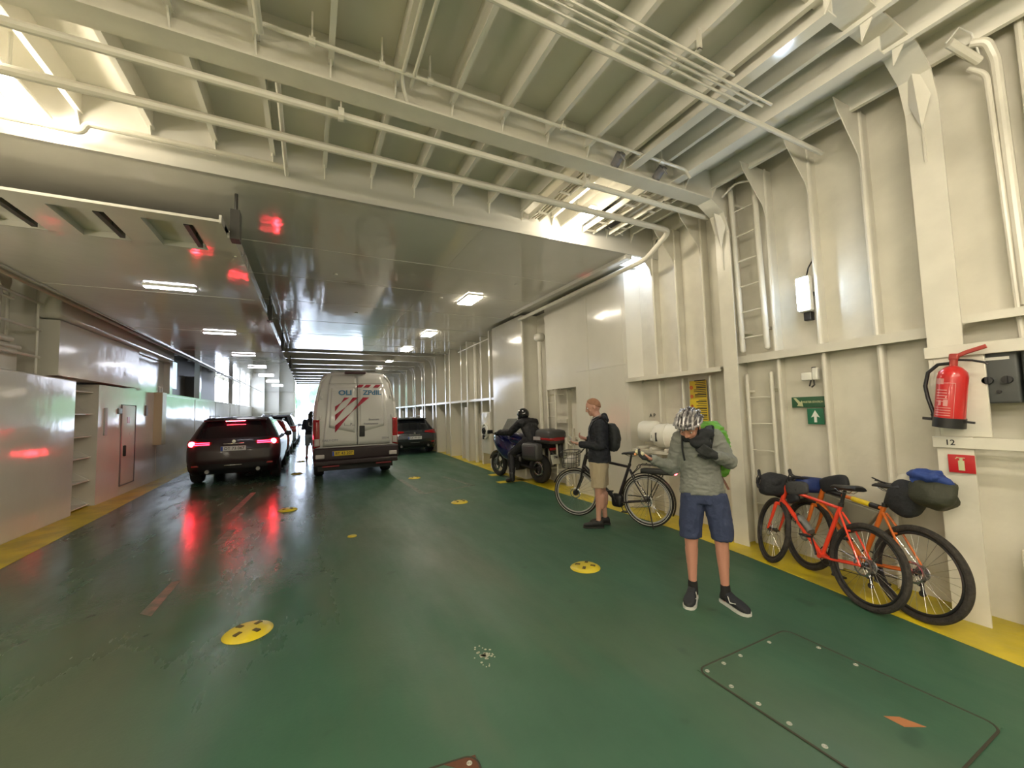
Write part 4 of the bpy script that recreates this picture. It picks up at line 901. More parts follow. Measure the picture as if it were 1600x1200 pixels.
mb = MB(); loft(mb, [(-.42, .86, .08, .04), (-.2, .84, .14, .07), (.1, .82, .17, .07), (.45, .80, .14, .06), (.6, .82, .1, .05)]); mb.build('seat', black, mt, smooth=50)
mb = MB(); mb.grid(lambda u, v: V((1.32-.25*v-.10*(2*u-1)**2*1.5, (2*u-1)*(.20-.06*v), 1.06+.34*v)), 10, 6); mb.build('windscreen', M('screen_smoke', (.25, .27, .29), .08, alpha=.45), mt, solid=.006)
mb = MB(); mb.tube([(1.08, -.40, 1.08), (1.14, -.28, 1.10), (1.18, -.1, 1.06), (1.18, .1, 1.06), (1.14, .28, 1.10), (1.08, .40, 1.08)], .014, 8); mb.build('handlebar', black, mt)
for s_ in (-1, 1):
    mb = MB(); mb.cyl((1.10, s_*.30, 1.08), (1.07, s_*.43, 1.08), .02); mb.build('grip', rubber, mt)
    mb = MB(); mb.tube([(1.22, s_*.24, 1.02), (1.20, s_*.38, 1.06), (1.18, s_*.46, 1.10)], .01, 6); mb.rbox((1.17, s_*.50, 1.11), (.05, .15, .09), .025); mb.build('mirror', black, mt)
    mb = MB(); mb.rbox((-.14, s_*.34, .72), (.52, .20, .36), .07); o = mb.build('pannier', case, mt); mb = MB(); mb.rbox((-.14, s_*.443, .74), (.40, .012, .2), .02); mb.build('pannier_lid', mg, o)
mb = MB(); loft(mb, [(-.62, 1.02, .17, .10), (-.58, 1.02, .24, .145), (-.35, 1.03, .27, .16), (-.15, 1.03, .25, .155), (-.08, 1.02, .18, .11)], pw=.5); o = mb.build('top_case', case, mt, smooth=50)
mb = MB(); loft(mb, [(-.628, .98, .165, .035), (-.59, .98, .245, .04), (-.35, .99, .276, .04), (-.30, .99, .272, .01)], pw=.5); mb.build('reflector_band', tail, o, smooth=50)
mb = MB(); mb.bx(-.34, -.12, .262, .279, .96, 1.03); mb.build('badge', M('badge_silver', (.4, .38, .38), .3), o)
mb = MB(); mb.rbox((-.48, 0, .55), (.02, .22, .20), .01, Matrix.Rotation(.25, 3, 'Y')); o = mb.build('number_plate', M('moto_plate', (.5, .5, .44), .5), mt)
text('DH', .08, signtext_k, 'plate_text', o, TM((-.505, 0, .60), (0, -1, 0), (.25, 0, 1))); text('14872', .07, signtext_k, 'plate_text', o, TM((-.485, 0, .51), (0, -1, 0), (.25, 0, 1)))
mb = MB(); mb.tube([(-.3, 0, .80), (-.44, 0, .62), (-.47, 0, .42)], .03, 8); mb.build('plate_holder', black, mt)
mb = MB(); mb.rbox((-.42, 0, .76), (.05, .18, .06), .02); mb.build('tail_light', tail, mt)
mb = MB(); mb.rbox((1.63, 0, .88), (.05, .18, .10), .03); mb.build('headlight', lens, mt)
mb = MB(); mb.cyl((.62, .2, .3), (.55, .34, .02), .014); mb.build('side_stand', grey, mt)
# ------------------------------------------------------------------ bicycles (x forward, y left, z up, rear contact at the origin)
def bicycle(name, label, rear, front, lean, steer, R, tw, col, kind, tyre=rubber):
    k = R/.352; R = .352; tw = tw/k
    """geometry in metres; steer in radians, lean to the right is positive"""
    dx, dy = front[0]-rear[0], front[1]-rear[1]; wb = math.hypot(dx, dy)/k
    t = thing(name, label, 'bicycle', (rear[0], rear[1], 0))
    t.rotation_mode = 'XYZ'; t.matrix_world = Matrix.Translation((rear[0], rear[1], 0)) @ Matrix.Rotation(math.atan2(dy, dx), 4, 'Z') @ Matrix.Rotation(lean, 4, 'X') @ Matrix.Scale(k, 4)
    city = kind == 'city'
    bb = (.44, 0, .29); sc = (.24, 0, .82) if city else (.27, 0, .80)
    ht = V((wb-.19, 0, .93)) if city else V((wb-.16, 0, .86)); hb = V((wb-.135, 0, .74)) if city else V((wb-.10, 0, .68))
    ax = (ht-hb).normalized()
    ST = Matrix.Translation(hb) @ Matrix.Rotation(steer, 4, ax) @ Matrix.Translation(-hb)
    fh = V((wb, 0, R))
    for fx, T in ((0, None), (wb, ST)):
        mb = MB(T); mb.torus((fx, 0, R), (0, 1, 0), R-tw/2, tw/2, 72, 10); w = mb.build('wheel', tyre, t)
        mb = MB(T); mb.torus((fx, 0, R), (0, 1, 0), R-tw-.010, .011, 72, 8, flat=1.0); mb.build('rim', black if not city else M('rim_reflective', (.35, .35, .34), .4), w)
        if city: mb = MB(T); mb.torus((fx, .022, R), (0, 1, 0), R-tw*.62, .004, 72, 4); mb.torus((fx, -.022, R), (0, 1, 0), R-tw*.62, .004, 72, 4); mb.build('reflective_band', M('band_white', (.6, .6, .55), .4), w)
        mb = MB(T)
        for k in range(28):
            a = 2*pi*k/28; b2 = a+(.55 if k % 4 < 2 else -.55); y = .03 if k % 2 else -.03
            mb.cyl((fx+cos(b2)*.022, y, R+sin(b2)*.022), (fx+cos(a)*(R-tw-.012), 0, R+sin(a)*(R-tw-.012)), .0013, n=4)
        mb.build('spokes', chrome, w)
        mb = MB(T); mb.lathe([(.012, -.06), (.012, -.04), (.026, -.035), (.016, -.02), (.016, .02), (.026, .035), (.012, .04), (.012, .06)], (fx, 0, R), (0, 1, 0), 16); mb.build('hub', black, w)
        mb = MB(T); mb.torus((fx, .045, R), (0, 1, 0), .072, .009, 32, 5, flat=.2)
        for k in range(6): a = 2*pi*k/6; mb.cyl((fx, .045, R), (fx+cos(a)*.066, .045, R+sin(a)*.066), .003, n=5)
        mb.build('brake_disc', chrome, w)
    # frame
    mb = MB(); t1 = .019 if not city else .023
    tt = hb+(ht-hb)*.80
    mb.tube([tt, V(sc)+V((0, 0, -.03))], [t1*.95, t1*.8], 12); mb.tube([hb+V((0, 0, .03)), bb], [t1*1.25, t1*1.2], 12)
    mb.tube([bb, sc], t1*.95, 12); mb.cyl(hb-ax*.02, ht, t1*1.25, n=14); mb.cyl((bb[0], -.036, bb[2]), (bb[0], .036, bb[2]), .026, n=16)
    for s_ in (-1, 1):
        mb.tube([V(sc)+V((0, s_*.014, -.06)), (.16, s_*.045, .60), (0, s_*.066, R)], [.010, .009, .008], 8)
        mb.tube([(bb[0], s_*.02, bb[2]), (.30, s_*.04, .30), (0, s_*.066, R)], [.013, .011, .009], 8)
    mb.cyl((.16, -.045, .60), (.16, .045, .60), .009, n=8); mb.build('frame', col, t)
    mb = MB(ST)
    cr = hb-ax*.03
    mb.tube([cr+V((0, -.055, 0)), cr, cr+V((0, .055, 0))], .018, 10)
    for s_ in (-1, 1): mb.tube([cr+V((0, s_*.052, .0)), cr+V((.03, s_*.056, -.14)), fh+V((-.0, s_*.058, .0))], [.017, .015, .009], 10)
    mb.build('fork', col if not city else black, t)
    mb = MB(); mb.cyl(sc, V(sc)+V((-.035, 0, .14)), .0145, n=12); sp = V(sc)+V((-.04, 0, .16)); mb.cyl(V(sc)-V((0, 0, .01)), V(sc)+V((-.003, 0, .02)), .022, n=12); mb.build('seat_post', black, t)
    mb = MB(); n = 12; secs = [(-.145, .012, .060, .024), (-.12, .014, .078, .034), (-.04, .004, .064, .032), (.04, .0, .034, .026), (.12, -.004, .022, .020), (.15, -.010, .010, .012)]
    vs = []
    for (x, z, hw, hh) in secs: vs += [(sp.x+x, cos(2*pi*i/n)*hw, sp.z+z+sin(2*pi*i/n)*hh*(1 if sin(2*pi*i/n) > 0 else .6)) for i in range(n)]
    mb.add(vs, [(j*n+i, j*n+(i+1) % n, (j+1)*n+(i+1) % n, (j+1)*n+i) for j in range(5) for i in range(n)]+[tuple(range(n-1, -1, -1)), tuple(5*n+i for i in range(n))])
    sad = mb.build('saddle', black, t, smooth=50)
    mb = MB(); 
    for s_ in (-1, 1): mb.tube([(sp.x-.10, s_*.03, sp.z-.0), (sp.x-.06, s_*.022, sp.z-.035), (sp.x+.04, s_*.022, sp.z-.035), (sp.x+.11, s_*.008, sp.z-.01)], .0035, 5)
    mb.build('saddle_rails', chrome, sad)
    # drivetrain (right side = -y)
    mb = MB(); c = V(bb); mb.torus(c+V((0, -.05, 0)), (0, 1, 0), .085, .006, 36, 5, flat=.4)
    for k in range(5): a = 2*pi*k/5; mb.cyl(c+V((0, -.05, 0)), c+V((cos(a)*.08, -.05, sin(a)*.08)), .006, n=5)
    mb.build('chainring', black, t)
    for s_, a in ((-1, -1.9), (1, 1.24)):
        e = c+V((cos(a)*.17, s_*.075, sin(a)*.17)); mb = MB(); mb.tube([c+V((0, s_*.065, 0)), e], [.014, .010], 8, flat=.6); o = mb.build('crank', black, t)
        mb = MB(); mb.rbox(e+V((0, s_*.055, 0)), (.09, .08, .018), .006); mb.build('pedal', black, o)
    mb = MB(); mb.lathe([(.02, -.012), (.03, -.008), (.045, 0), (.055, .008), (.05, .014)], (0, -.045, R), (0, 1, 0), 24)
    mb.build('cassette', grey, t)
    mb = MB(); mb.tube([c+V((-.02, -.05, .085)), (0, -.045, R+.045)], .004, 5); mb.tube([c+V((-.02, -.05, -.085)), (.04, -.045, R-.10), (0, -.045, R-.04)], .004, 5); mb.build('chain', dark_steel, t)
    if not city: mb = MB(); mb.tube([(0, -.07, R-.02), (.03, -.07, R-.09), (.015, -.06, R-.15)], .012, 6); mb.cyl((.03, -.06, R-.09), (.03, -.045, R-.09), .022, n=12); mb.cyl((.01, -.06, R-.16), (.01, -.045, R-.16), .022, n=12); mb.build('derailleur', black, t)
    # steering
    st = ht+ax*.03; clamp = st+V((.085, 0, .012)) if not city else st+ax*.12+V((.03, 0, .0))
    mb = MB(ST); mb.cyl(ht, st+ax*.02, .018, n=12); mb.tube([st, clamp], .015, 10); mb.build('stem', black, t)
    if kind == 'drop':
        mb = MB(ST); P = []
        for s_ in (1,):
            half = [V((0, 0, 0)), V((.0, .13, .0)), V((.01, .195, .0)), V((.06, .212, -.002)), V((.095, .215, -.035)), V((.09, .222, -.085)), V((.045, .23, -.118)), V((-.03, .235, -.125))]
        pts = [clamp+V((p.x, -p.y, p.z)) for p in reversed(half)]+[clamp+p for p in half[1:]]
        mb.tube(pts, .0155, 10); hbo = mb.build('handlebar', blackfab, t)
        for s_ in (-1, 1):
            mb = MB(ST); mb.tube([clamp+V((.06, s_*.213, .0)), clamp+V((.11, s_*.214, .015)), clamp+V((.135, s_*.214, .055)), clamp+V((.13, s_*.214, .07))], [.016, .018, .017, .009], 8)
            mb.tube([clamp+V((.13, s_*.214, .02)), clamp+V((.145, s_*.22, -.04)), clamp+V((.12, s_*.225, -.09))], .006, 6); mb.build('brake_hood', black, hbo)
    else:
        mb = MB(ST); mb.tube([clamp+V((-.16, -.29, .03)), clamp+V((-.05, -.22, .04)), clamp+V((.02, -.06, .01)), clamp+V((.02, .06, .01)), clamp+V((-.05, .22, .04)), clamp+V((-.16, .29, .03))], .012, 10); hbo = mb.build('handlebar', black, t)
        for s_ in (-1, 1):
            mb = MB(ST); mb.cyl(clamp+V((-.08, s_*.24, .038)), clamp+V((-.19, s_*.305, .03)), .017, n=10); mb.build('grip', rubber, hbo)
            mb = MB(ST); mb.tube([clamp+V((-.03, s_*.2, .03)), clamp+V((-.04, s_*.27, .01)), clamp+V((-.09, s_*.30, .005))], .005, 6); mb.build('brake_lever', black, hbo)
    return t, dict(ST=ST, clamp=clamp, ht=ht, hb=hb, sc=V(sc), sp=sp, wb=wb, bb=V(bb))
def bag(name, label, cat, parent_T, c, r, mat, R=None, pw=.8, nz=.12, ns=9, seed=1, child=None):
    mb = MB(); mb.ell((0, 0, 0), r, R, 26, 18, pw, nz, ns/max(r)*.12, seed); 
    if child is not None:
        for k in range(len(mb.v)): mb.v[k] = mb.v[k]+V(c)
        return mb.build(name, mat, child, smooth=60)
    t = tag(mb.build(name, mat, smooth=60), label, cat); t.matrix_world = parent_T @ Matrix.Translation(c); return t
oran = M('bike_red_orange', (.80, .055, .02), .28, coat=.6); oran2 = M('bike_orange', (.62, .14, .015), .35, coat=.3)
mud = M('tyre_muddy', (.045, .038, .03), .85, bump=.4, bscale=80, col2=(.02, .018, .016), vscale=30)
bkm = M('bag_black', (.014, .015, .018), .75, bump=.35, bscale=25); bgm = M('bag_grey', (.05, .05, .05), .75, bump=.3, bscale=25); bol = M('bag_olive', (.035, .037, .022), .7, bump=.4, bscale=22); bbl = M('bag_blue', (.012, .03, .14), .6, bump=.4, bscale=22)
bfr = M('frame_bag_greige', (.17, .16, .115), .8, bump=.25, bscale=20)
# --- near red-orange bicycle
t, g = bicycle('bicycle', 'red-orange gravel bicycle nearest the deck, leaning with black handlebar roll', (3.817, 1.674), (4.172, 2.591), .14, -.284, .322, .044, oran, 'drop', mud)
T = t.matrix_world
bag('handlebar_roll', '', '', T, g['ST'] @ (g['clamp']+V((.06, 0, -.06))), (.12, .22, .125), bkm, pw=.7, nz=.28, ns=14, seed=3, child=t)
bag('handlebar_pouch', '', '', T, g['ST'] @ (g['clamp']+V((-.02, .10, -.04))), (.06, .08, .07), bkm, pw=.8, nz=.2, seed=8, child=t)
bag('top_tube_bag', '', '', T, V(g['ht'])+V((-.13, 0, -.0)), (.14, .035, .07), bgm, Matrix.Rotation(.2, 3, 'Y'), pw=.6, nz=.08, seed=4, child=t)
bag('frame_pouch', '', '', T, g['ht']+V((-.09, 0, -.11)), (.08, .03, .05), bkm, Matrix.Rotation(.5, 3, 'Y'), pw=.6, nz=.08, seed=5, child=t)
for k in range(1):
    a, b_ = g['hb'], g['bb']; d = (b_-a).normalized(); nrm = V((d.z, 0, -d.x)); nrm = nrm if nrm.x < 0 else -nrm
    p = a+(b_-a)*.52+nrm*.065
    mb = MB(); mb.tube([p-d*.09, p-d*.05, p+d*.10], [.022, .036, .036], 14); o = mb.build('water_bottle', M('bottle_grey', (.16, .16, .15), .35, bump=.1), t)
    mb = MB(); mb.cyl(p-d*.12, p-d*.09, .014, .02); mb.build('bottle_cap', black, o)
    mb = MB(); mb.tube([p+d*.11+V((0, .03, 0)), p-d*.02+V((0, .04, 0)), p-d*.03-nrm*.02]+[p-d*.03+V((0, -.04, 0)), p+d*.11+V((0, -.03, 0))], .004, 6); mb.build('bottle_cage', black, o)
    q = a+(b_-a)*.30
    text('SPLUGA', .048, signtext_k, 'frame_lettering', t, TM(q+V((0, .0255, 0)), d, nrm), sx=1.1)
# --- orange bicycle behind it
t, g = bicycle('bicycle', 'orange bicycle against the wall with greige frame bag and big saddle pack', (3.949, 1.42), (4.291, 2.322), .131, -.112, .334, .048, oran2, 'drop', mud)
T = t.matrix_world
bag('handlebar_bag', '', '', T, g['ST'] @ (g['clamp']+V((.05, 0.0, -.05))), (.085, .19, .08), bbl, pw=.75, nz=.2, seed=6, child=t)
bag('top_tube_bag', '', '', T, g['ht']+V((-.10, 0, .04)), (.15, .04, .075), bkm, Matrix.Rotation(.35, 3, 'Y'), pw=.6, nz=.1, seed=7, child=t)
mb = MB(); A, Bq, Cq = g['hb']+(g['ht']-g['hb'])*.62+V((-.04, 0, 0)), g['sc']+V((.03, 0, -.06)), g['bb']+V((-.03, 0, .16))
D = g['hb']+V((-.09, 0, .02))
mb.prism([(A.x, A.z), (Bq.x, Bq.z), (Cq.x+.02, Cq.z+.1), (Cq.x+.17, Cq.z+.03), (D.x, D.z)], -.028, .028, 'y'); mb.build('frame_bag', bfr, t, bevel=.012)
mb = MB(); p0 = g['hb']+(g['ht']-g['hb'])*.80; p1 = g['sc']+V((0, 0, -.03)); mb.cyl(p0+(p1-p0)*.52, p0+(p1-p0)*.80, .0235); mb.build('yellow_tape', M('tape_yellow', (.75, .55, .02), .4), t)
for a_, b_ in ((.80, .93), (.1, .35)): mb = MB(); mb.cyl(p0+(p1-p0)*a_, p0+(p1-p0)*b_, .0236); mb.build('black_tape', black, t)
sp = g['sp']
bag('saddle_pack', '', '', T, sp+V((-.13, 0, -.06)), (.13, .075, .15), bkm, Matrix.Rotation(-.5, 3, 'Y'), pw=.7, nz=.12, seed=9, child=t)
bag('dry_bag', 'dark olive dry bag strapped behind the saddle of the orange bicycle', 'bag', T, sp+V((-.31, 0, .01)), (.155, .11, .115), bol, pw=.8, nz=.28, ns=14, seed=11)
bag('rolled_jacket', 'blue rolled jacket on top of the olive dry bag', 'jacket', T, sp+V((-.29, 0.02, .125)), (.13, .08, .06), M('jacket_blue', (.02, .05, .22), .7, bump=.4, bscale=18), pw=.9, nz=.5, ns=20, seed=12)
mb = MB(); mb.lathe([(.10, 0), (.13, .02), (.12, .07), (.07, .10), (.01, .11)], sp+V((-.12, -.10, .03)), (0, -.15, 1), 22); o = tag(mb.build('straw_hat', M('cream_cap', (.62, .58, .48), .7)), 'pale cap tucked behind the saddle pack of the orange bicycle', 'hat'); o.matrix_world = T
mb = MB()
for k in range(3): mb.tube([sp+V((.02, .03*k-.03, .03)), sp+V((.12, .03*k-.02, .02+.02*k))], .006, 6)
mb.build('saddle_strap', black, t)
mb = MB(); mb.ell((.02, .09, .36), (.018, .012, .03)); mb.build('rear_light', M('bike_light_pink', (.5, .02, .05), .3, emit=(1, .08, .12), es=10), t)
# --- black e-bike
t, g = bicycle('electric_bicycle', 'black city electric bicycle with rear rack standing behind the man', (4.04, 4.115), (3.576, 5.09), .023, .21, .344, .044, M('ebike_black', (.018, .014, .018), .35), 'city')
T = t.matrix_world
for fx, a0, a1, Tm in ((0, .1, 3.6, None), (g['wb'], .35, 2.9, g['ST'])):
    mb = MB(Tm); mb.grid(lambda u, v: V((fx+cos(a0+(a1-a0)*u)*(.378-.012*(2*v-1)**2), (2*v-1)*.034, .355+sin(a0+(a1-a0)*u)*(.378-.012*(2*v-1)**2))), 40, 5); mb.build('mudguard', black, t, solid=.003)
mb = MB(); mb.rbox((-.155, 0, .755), (.44, .15, .07), .02); o = mb.build('battery', black, t)
mb = MB(); mb.ell((-.385, 0, .75), (.022, .05, .028)); mb.build('rear_light', M('bike_light_red', (.5, .01, .02), .3, emit=(1, .06, .08), es=16), o)
mb = MB()
for s_ in (-1, 1):
    mb.tube([(.12, s_*.05, .80), (.08, s_*.06, .84), (-.3, s_*.06, .83), (-.34, s_*.05, .80)], .006, 6); mb.tube([(-.05, s_*.07, .74), (-.02, s_*.08, .355)], .006, 6); mb.tube([(-.22, s_*.07, .74), (-.02, s_*.08, .355)], .006, 6); mb.tube([(.10, s_*.06, .80), (.20, s_*.02, .70)], .006, 6)
for x in (0, -.15, -.28): mb.tube([(x, -.06, .835), (x, 0, .86), (x, .06, .835)], .005, 6)
mb.build('rear_rack', black, t)
mb = MB(); mb.rbox((.44, 0, .31), (.17, .10, .19), .05); mb.build('motor', black, t)
mb = MB(); mb.tube([(.38, -.06, .38), (.2, -.065, .385), (0, -.065, .38), (-.05, -.065, .36), (0, -.065, .33), (.3, -.065, .28)], .014, 6, flat=.5); mb.build('chain_guard', black, t)
mb = MB(); mb.tube([(-.03, .08, .34), (-.12, .16, .02)], .009, 6); mb.build('kick_stand', black, t)
mb = MB(g['ST']); mb.lathe([(.03, -.05), (.045, -.03), (.045, .03), (.03, .05)], (g['wb'], 0, .355), (0, 1, 0), 20); mb.build('hub_dynamo', black, t)
# wire basket on the front with a pale bundle in it
bt = thing('bicycle_basket', 'wire basket on the front of the black electric bicycle', 'basket', (0, 0, 0)); bt.matrix_world = T
cx = g['wb']+.06; mb = MB(g['ST'])
def rr(cx, hx, hy, z, n=20): return [(cx+math.copysign(abs(cos(2*pi*i/n))**.5, cos(2*pi*i/n))*hx, math.copysign(abs(sin(2*pi*i/n))**.5, sin(2*pi*i/n))*hy, z) for i in range(n)]
for z, k in ((.98, 1.), (.90, .95), (.82, .9), (.75, .86)): mb.tube(rr(cx, .13*k, .18*k, z), .0045 if z < .98 else .007, 5, closed=True)
top = rr(cx, .13, .18, .98); bot = rr(cx, .112, .155, .75)
for a, b_ in zip(top, bot): mb.tube([a, b_], .003, 4)
for i in range(-3, 4): mb.tube([(cx+.03*i, -.15, .75), (cx+.03*i, .15, .75)], .003, 4)
mb.build('wire_frame', dark_steel, bt)
mb = MB(g['ST']); mb.tube([(cx-.13, .1, .95), (cx-.16, .03, .96), g['clamp']+V((0, .02, 0))], .007, 6); mb.tube([(cx-.13, -.1, .95), (cx-.16, -.03, .96), g['clamp']+V((0, -.02, 0))], .007, 6); mb.build('mount', dark_steel, bt)
mb = MB(g['ST']); mb.ell((cx, .0, .83), (.09, .12, .085), nz=.35, ns=12); o = tag(mb.build('cloth_bundle', M('cloth_pale', (.55, .52, .47), .8, bump=.3, bscale=20), smooth=60), 'pale cloth bundle in the wire bicycle basket', 'bundle'); o.matrix_world = T
# ------------------------------------------------------------------ people
skin = M('skin', (.50, .27, .20), .5, bump=.08, bscale=60); skin2 = M('skin_flushed', (.52, .25, .18), .5, bump=.08, bscale=60)
def secloft(mb, secs, n=28):
    """stack of ellipses: (x, y, z, half width, half depth[, twist])"""
    vs = []
    for q in secs:
        x, y, z, a, b_ = q[:5]; tw = q[5] if len(q) > 5 else 0
        for i in range(n):
            t_ = 2*pi*i/n; px, py = cos(t_)*a, sin(t_)*b_; vs.append((x+px*cos(tw)-py*sin(tw), y+px*sin(tw)+py*cos(tw), z))
    L_ = len(secs); up = secs[-1][2] > secs[0][2]
    fs = [(j*n+i, j*n+(i+1) % n, (j+1)*n+(i+1) % n, (j+1)*n+i) for j in range(L_-1) for i in range(n)]+[tuple(range(n-1, -1, -1)), tuple((L_-1)*n+i for i in range(n))]
    if not up: fs = [tuple(reversed(f)) for f in fs]
    mb.add(vs, fs)
def flesh(name, mat, parent, prims, voxel=.008, it=4, fold=0., fs=14., inflate=0., smooth=True, stretch=(1, 1, 1)):
    mb = MB()
    for q in prims:
        if q[0] == 'c': mb.caps(q[1], q[2], q[3]+inflate, q[4]+inflate, 14, 5)
        elif q[0] == 'e': mb.ell(q[1], tuple(v+inflate for v in q[2]), q[3] if len(q) > 3 else None, 22, 14)
        elif q[0] == 'l': secloft(mb, [(*s_[:3], s_[3]+inflate, s_[4]+inflate, *s_[5:]) for s_ in q[1]])
    o = mb.build(name, mat, parent, smooth=0)
    m1 = o.modifiers.new('r', 'REMESH'); m1.mode = 'VOXEL'; m1.voxel_size = voxel; m1.use_smooth_shade = True
    m2 = o.modifiers.new('s', 'SMOOTH'); m2.iterations = it; m2.factor = .6
    par = o.parent; o.parent = None; bpy.context.view_layer.update()
    me = bpy.data.meshes.new_from_object(o.evaluated_get(bpy.context.evaluated_depsgraph_get())); o.parent = par
    o.modifiers.clear(); o.data = me; me.name = name
    if fold:
        NN = [v.normal.copy() for v in me.vertices]
        for v, vn in zip(me.vertices, NN):
            p = v.co; s_ = V((p.x*fs*stretch[0], p.y*fs*stretch[1], p.z*fs*stretch[2]))
            k = mn.noise(s_)+.5*mn.noise(s_*2.1+V((7, 3, 1))); k = 1-abs(k)*2
            v.co = p+vn*fold*k
    me.polygons.foreach_set('use_smooth', [True]*len(me.polygons)); me.update()
    return o
def hand(w, u, n, side, curl=.35, s_=1., spread=.0, fist=None):
    w, u, n = V(w), V(u).normalized(), V(n); n = (n-u*n.dot(u)).normalized(); t_ = u.cross(n)*side; P = []
    for k, (o, L_) in enumerate(((.031, .072), (.0105, .082), (-.0105, .076), (-.030, .060))):
        a = w+t_*o*.55*s_; b_ = w+(u*.085+t_*o)*s_; P.append(('c', a, b_, .0135*s_, .0115*s_))
        ang = 0; p = b_; c_ = curl*(1+.08*k)
        for f, r0, r1 in ((.45, .0098, .0088), (.30, .0088, .0080), (.25, .0080, .0068)):
            ang += c_; d = u*cos(ang)+n*sin(ang)+t_*(1.5-k)*spread; d.normalize(); q = p+d*L_*f*s_; P.append(('c', p, q, r0*s_, r1*s_)); p = q
    P.append(('c', w+(u*.03)*s_, w+(u*.06)*s_, .016*s_, .014*s_))
    p = w+(u*.022+t_*.026+n*.006)*s_; d1 = (u*.55+t_*.75+n*.35).normalized(); q = p+d1*.036*s_; d2 = (u*.85+t_*.25+n*.5).normalized(); r_ = q+d2*.052*s_
    P += [('c', p, q, .0135*s_, .0115*s_), ('c', q, r_, .0105*s_, .0078*s_)]
    return P
def head_prims(c, f, u, hs_=1.):
    c, f = V(c), V(f).normalized(); u = V(u); u = (u-f*u.dot(f)).normalized(); r = f.cross(u); R = Matrix((r, f, u)).transposed()
    P = [('e', c, (.073, .092, .092), R), ('e', c+f*.022-u*.055, (.058, .068, .062), R), ('e', c+f*.058-u*.095, (.030, .026, .022), R),
         ('c', c+f*.088+u*.0, c+f*.100-u*.040, .0075, .0125), ('c', c+f*.094-u*.044-r*.011, c+f*.094-u*.044+r*.011, .008, .008),
         ('c', c+f*.076+u*.012-r*.035, c+f*.082+u*.014+r*.0, .011, .010), ('c', c+f*.076+u*.012+r*.035, c+f*.082+u*.014+r*.0, .011, .010),
         ('c', c+f*.079-u*.070-r*.018, c+f*.080-u*.070+r*.018, .0065, .0065), ('c', c+f*.078-u*.081-r*.014, c+f*.078-u*.081+r*.014, .0068, .0068)]
    for s_ in (-1, 1): P += [('e', c+r*s_*.074-u*.022-f*.006, (.009, .018, .030), R), ('e', c+f*.058+r*s_*.038-u*.040, (.022, .020, .022), R)]
    if hs_ != 1:
        Q = []
        for q in P:
            if q[0] == 'e': Q.append(('e', c+(q[1]-c)*hs_, tuple(v*hs_ for v in q[2]), q[3]))
            else: Q.append(('c', c+(q[1]-c)*hs_, c+(q[2]-c)*hs_, q[3]*hs_, q[4]*hs_))
        P = Q
    return P, (c, f*hs_, u*hs_, r*hs_, Matrix((r*hs_, f*hs_, u*hs_)).transposed())
def eyes(parent, H):
    c, f, u, r, R = H
    for s_ in (-1, 1):
        e = c+f*.0715+r*s_*.031-u*.010
        mb = MB(); mb.ell(e, .0125, R, 14, 10); o = mb.build('eye', M('eye_white', (.7, .68, .64), .2), parent)
        mb = MB(); mb.ell(e+f*.0105, (.0055, .0035, .0055), R, 12, 8); mb.build('iris', M('iris_brown', (.05, .03, .02), .2), o)
def hair(parent, H, mat, hl=(45, 0, -38), k=1.05):
    c, f, u, r, R = H; mb = MB()
    def fn(a, b_):
        az = 2*pi*a; fr = cos(az)     # 1 = front
        lo = hl[1]+(hl[0]-hl[1])*max(fr, 0)**1.5+(hl[2]-hl[1])*max(-fr, 0)**.7
        el = rad(lo+(90-lo)*b_*.999); d = V((sin(az)*cos(el)*.073, cos(az)*cos(el)*.092, sin(el)*.092))*k
        d *= 1+.025*mn.noise(d*70); return c+R @ d
    mb.grid(fn, 40, 14); return mb.build('hair', mat, parent, smooth=60, solid=.006)
def shoe(parent, heel, toe, mat, sole, lace=None, hgt=.085):
    h, t_ = V(heel), V(toe); d = (t_-h).normalized(); L_ = (t_-h).length; s_ = V((d.y, -d.x, 0)); mb = MB(); n = 20
    secs = [(.0, .028, .055), (.06, .034, hgt), (.25, .037, hgt+.01), (.42, .040, hgt*.85), (.62, .046, .062), (.80, .046, .048), (.93, .036, .038), (1.0, .014, .026)]
    vs = []
    for (k, w_, hh) in secs:
        for i in range(n):
            a = 2*pi*i/n; vs.append(h+d*L_*k+s_*(math.copysign(abs(cos(a))**.7, cos(a))*w_)+V((0, 0, .018+hh/2-.0+math.copysign(abs(sin(a))**.8, sin(a))*hh/2)))
    N = len(secs); mb.add(vs, [(j*n+i, j*n+(i+1) % n, (j+1)*n+(i+1) % n, (j+1)*n+i) for j in range(N-1) for i in range(n)]+[tuple(range(n-1, -1, -1)), tuple((N-1)*n+i for i in range(n))])
    o = mb.build('shoe', mat, parent, smooth=60)
    mb = MB(); P = []
    for (k, w_, hh) in secs: P.append((h+d*L_*(k*1.02-.01)+s_*(w_+.004)))
    for (k, w_, hh) in reversed(secs): P.append((h+d*L_*(k*1.02-.01)-s_*(w_+.004)))
    m = len(P); vs = [V((p.x, p.y, .002)) for p in P]+[V((p.x, p.y, .024)) for p in P]
    mb.add(vs, [(i, (i+1) % m, (i+1) % m+m, i+m) for i in range(m)]+[tuple(range(m-1, -1, -1)), tuple(range(m, 2*m))]); mb.build('sole', sole, o)
    if lace:
        mb = MB()
        for k in (.34, .41, .48, .55): p = h+d*L_*k+V((0, 0, .02+hgt*(1.08-.6*(k-.25)/.4))); mb.tube([p-s_*.02-V((0, 0, .006)), p, p+s_*.02-V((0, 0, .006))], .003, 5)
        mb.build('laces', lace, o)
    return o
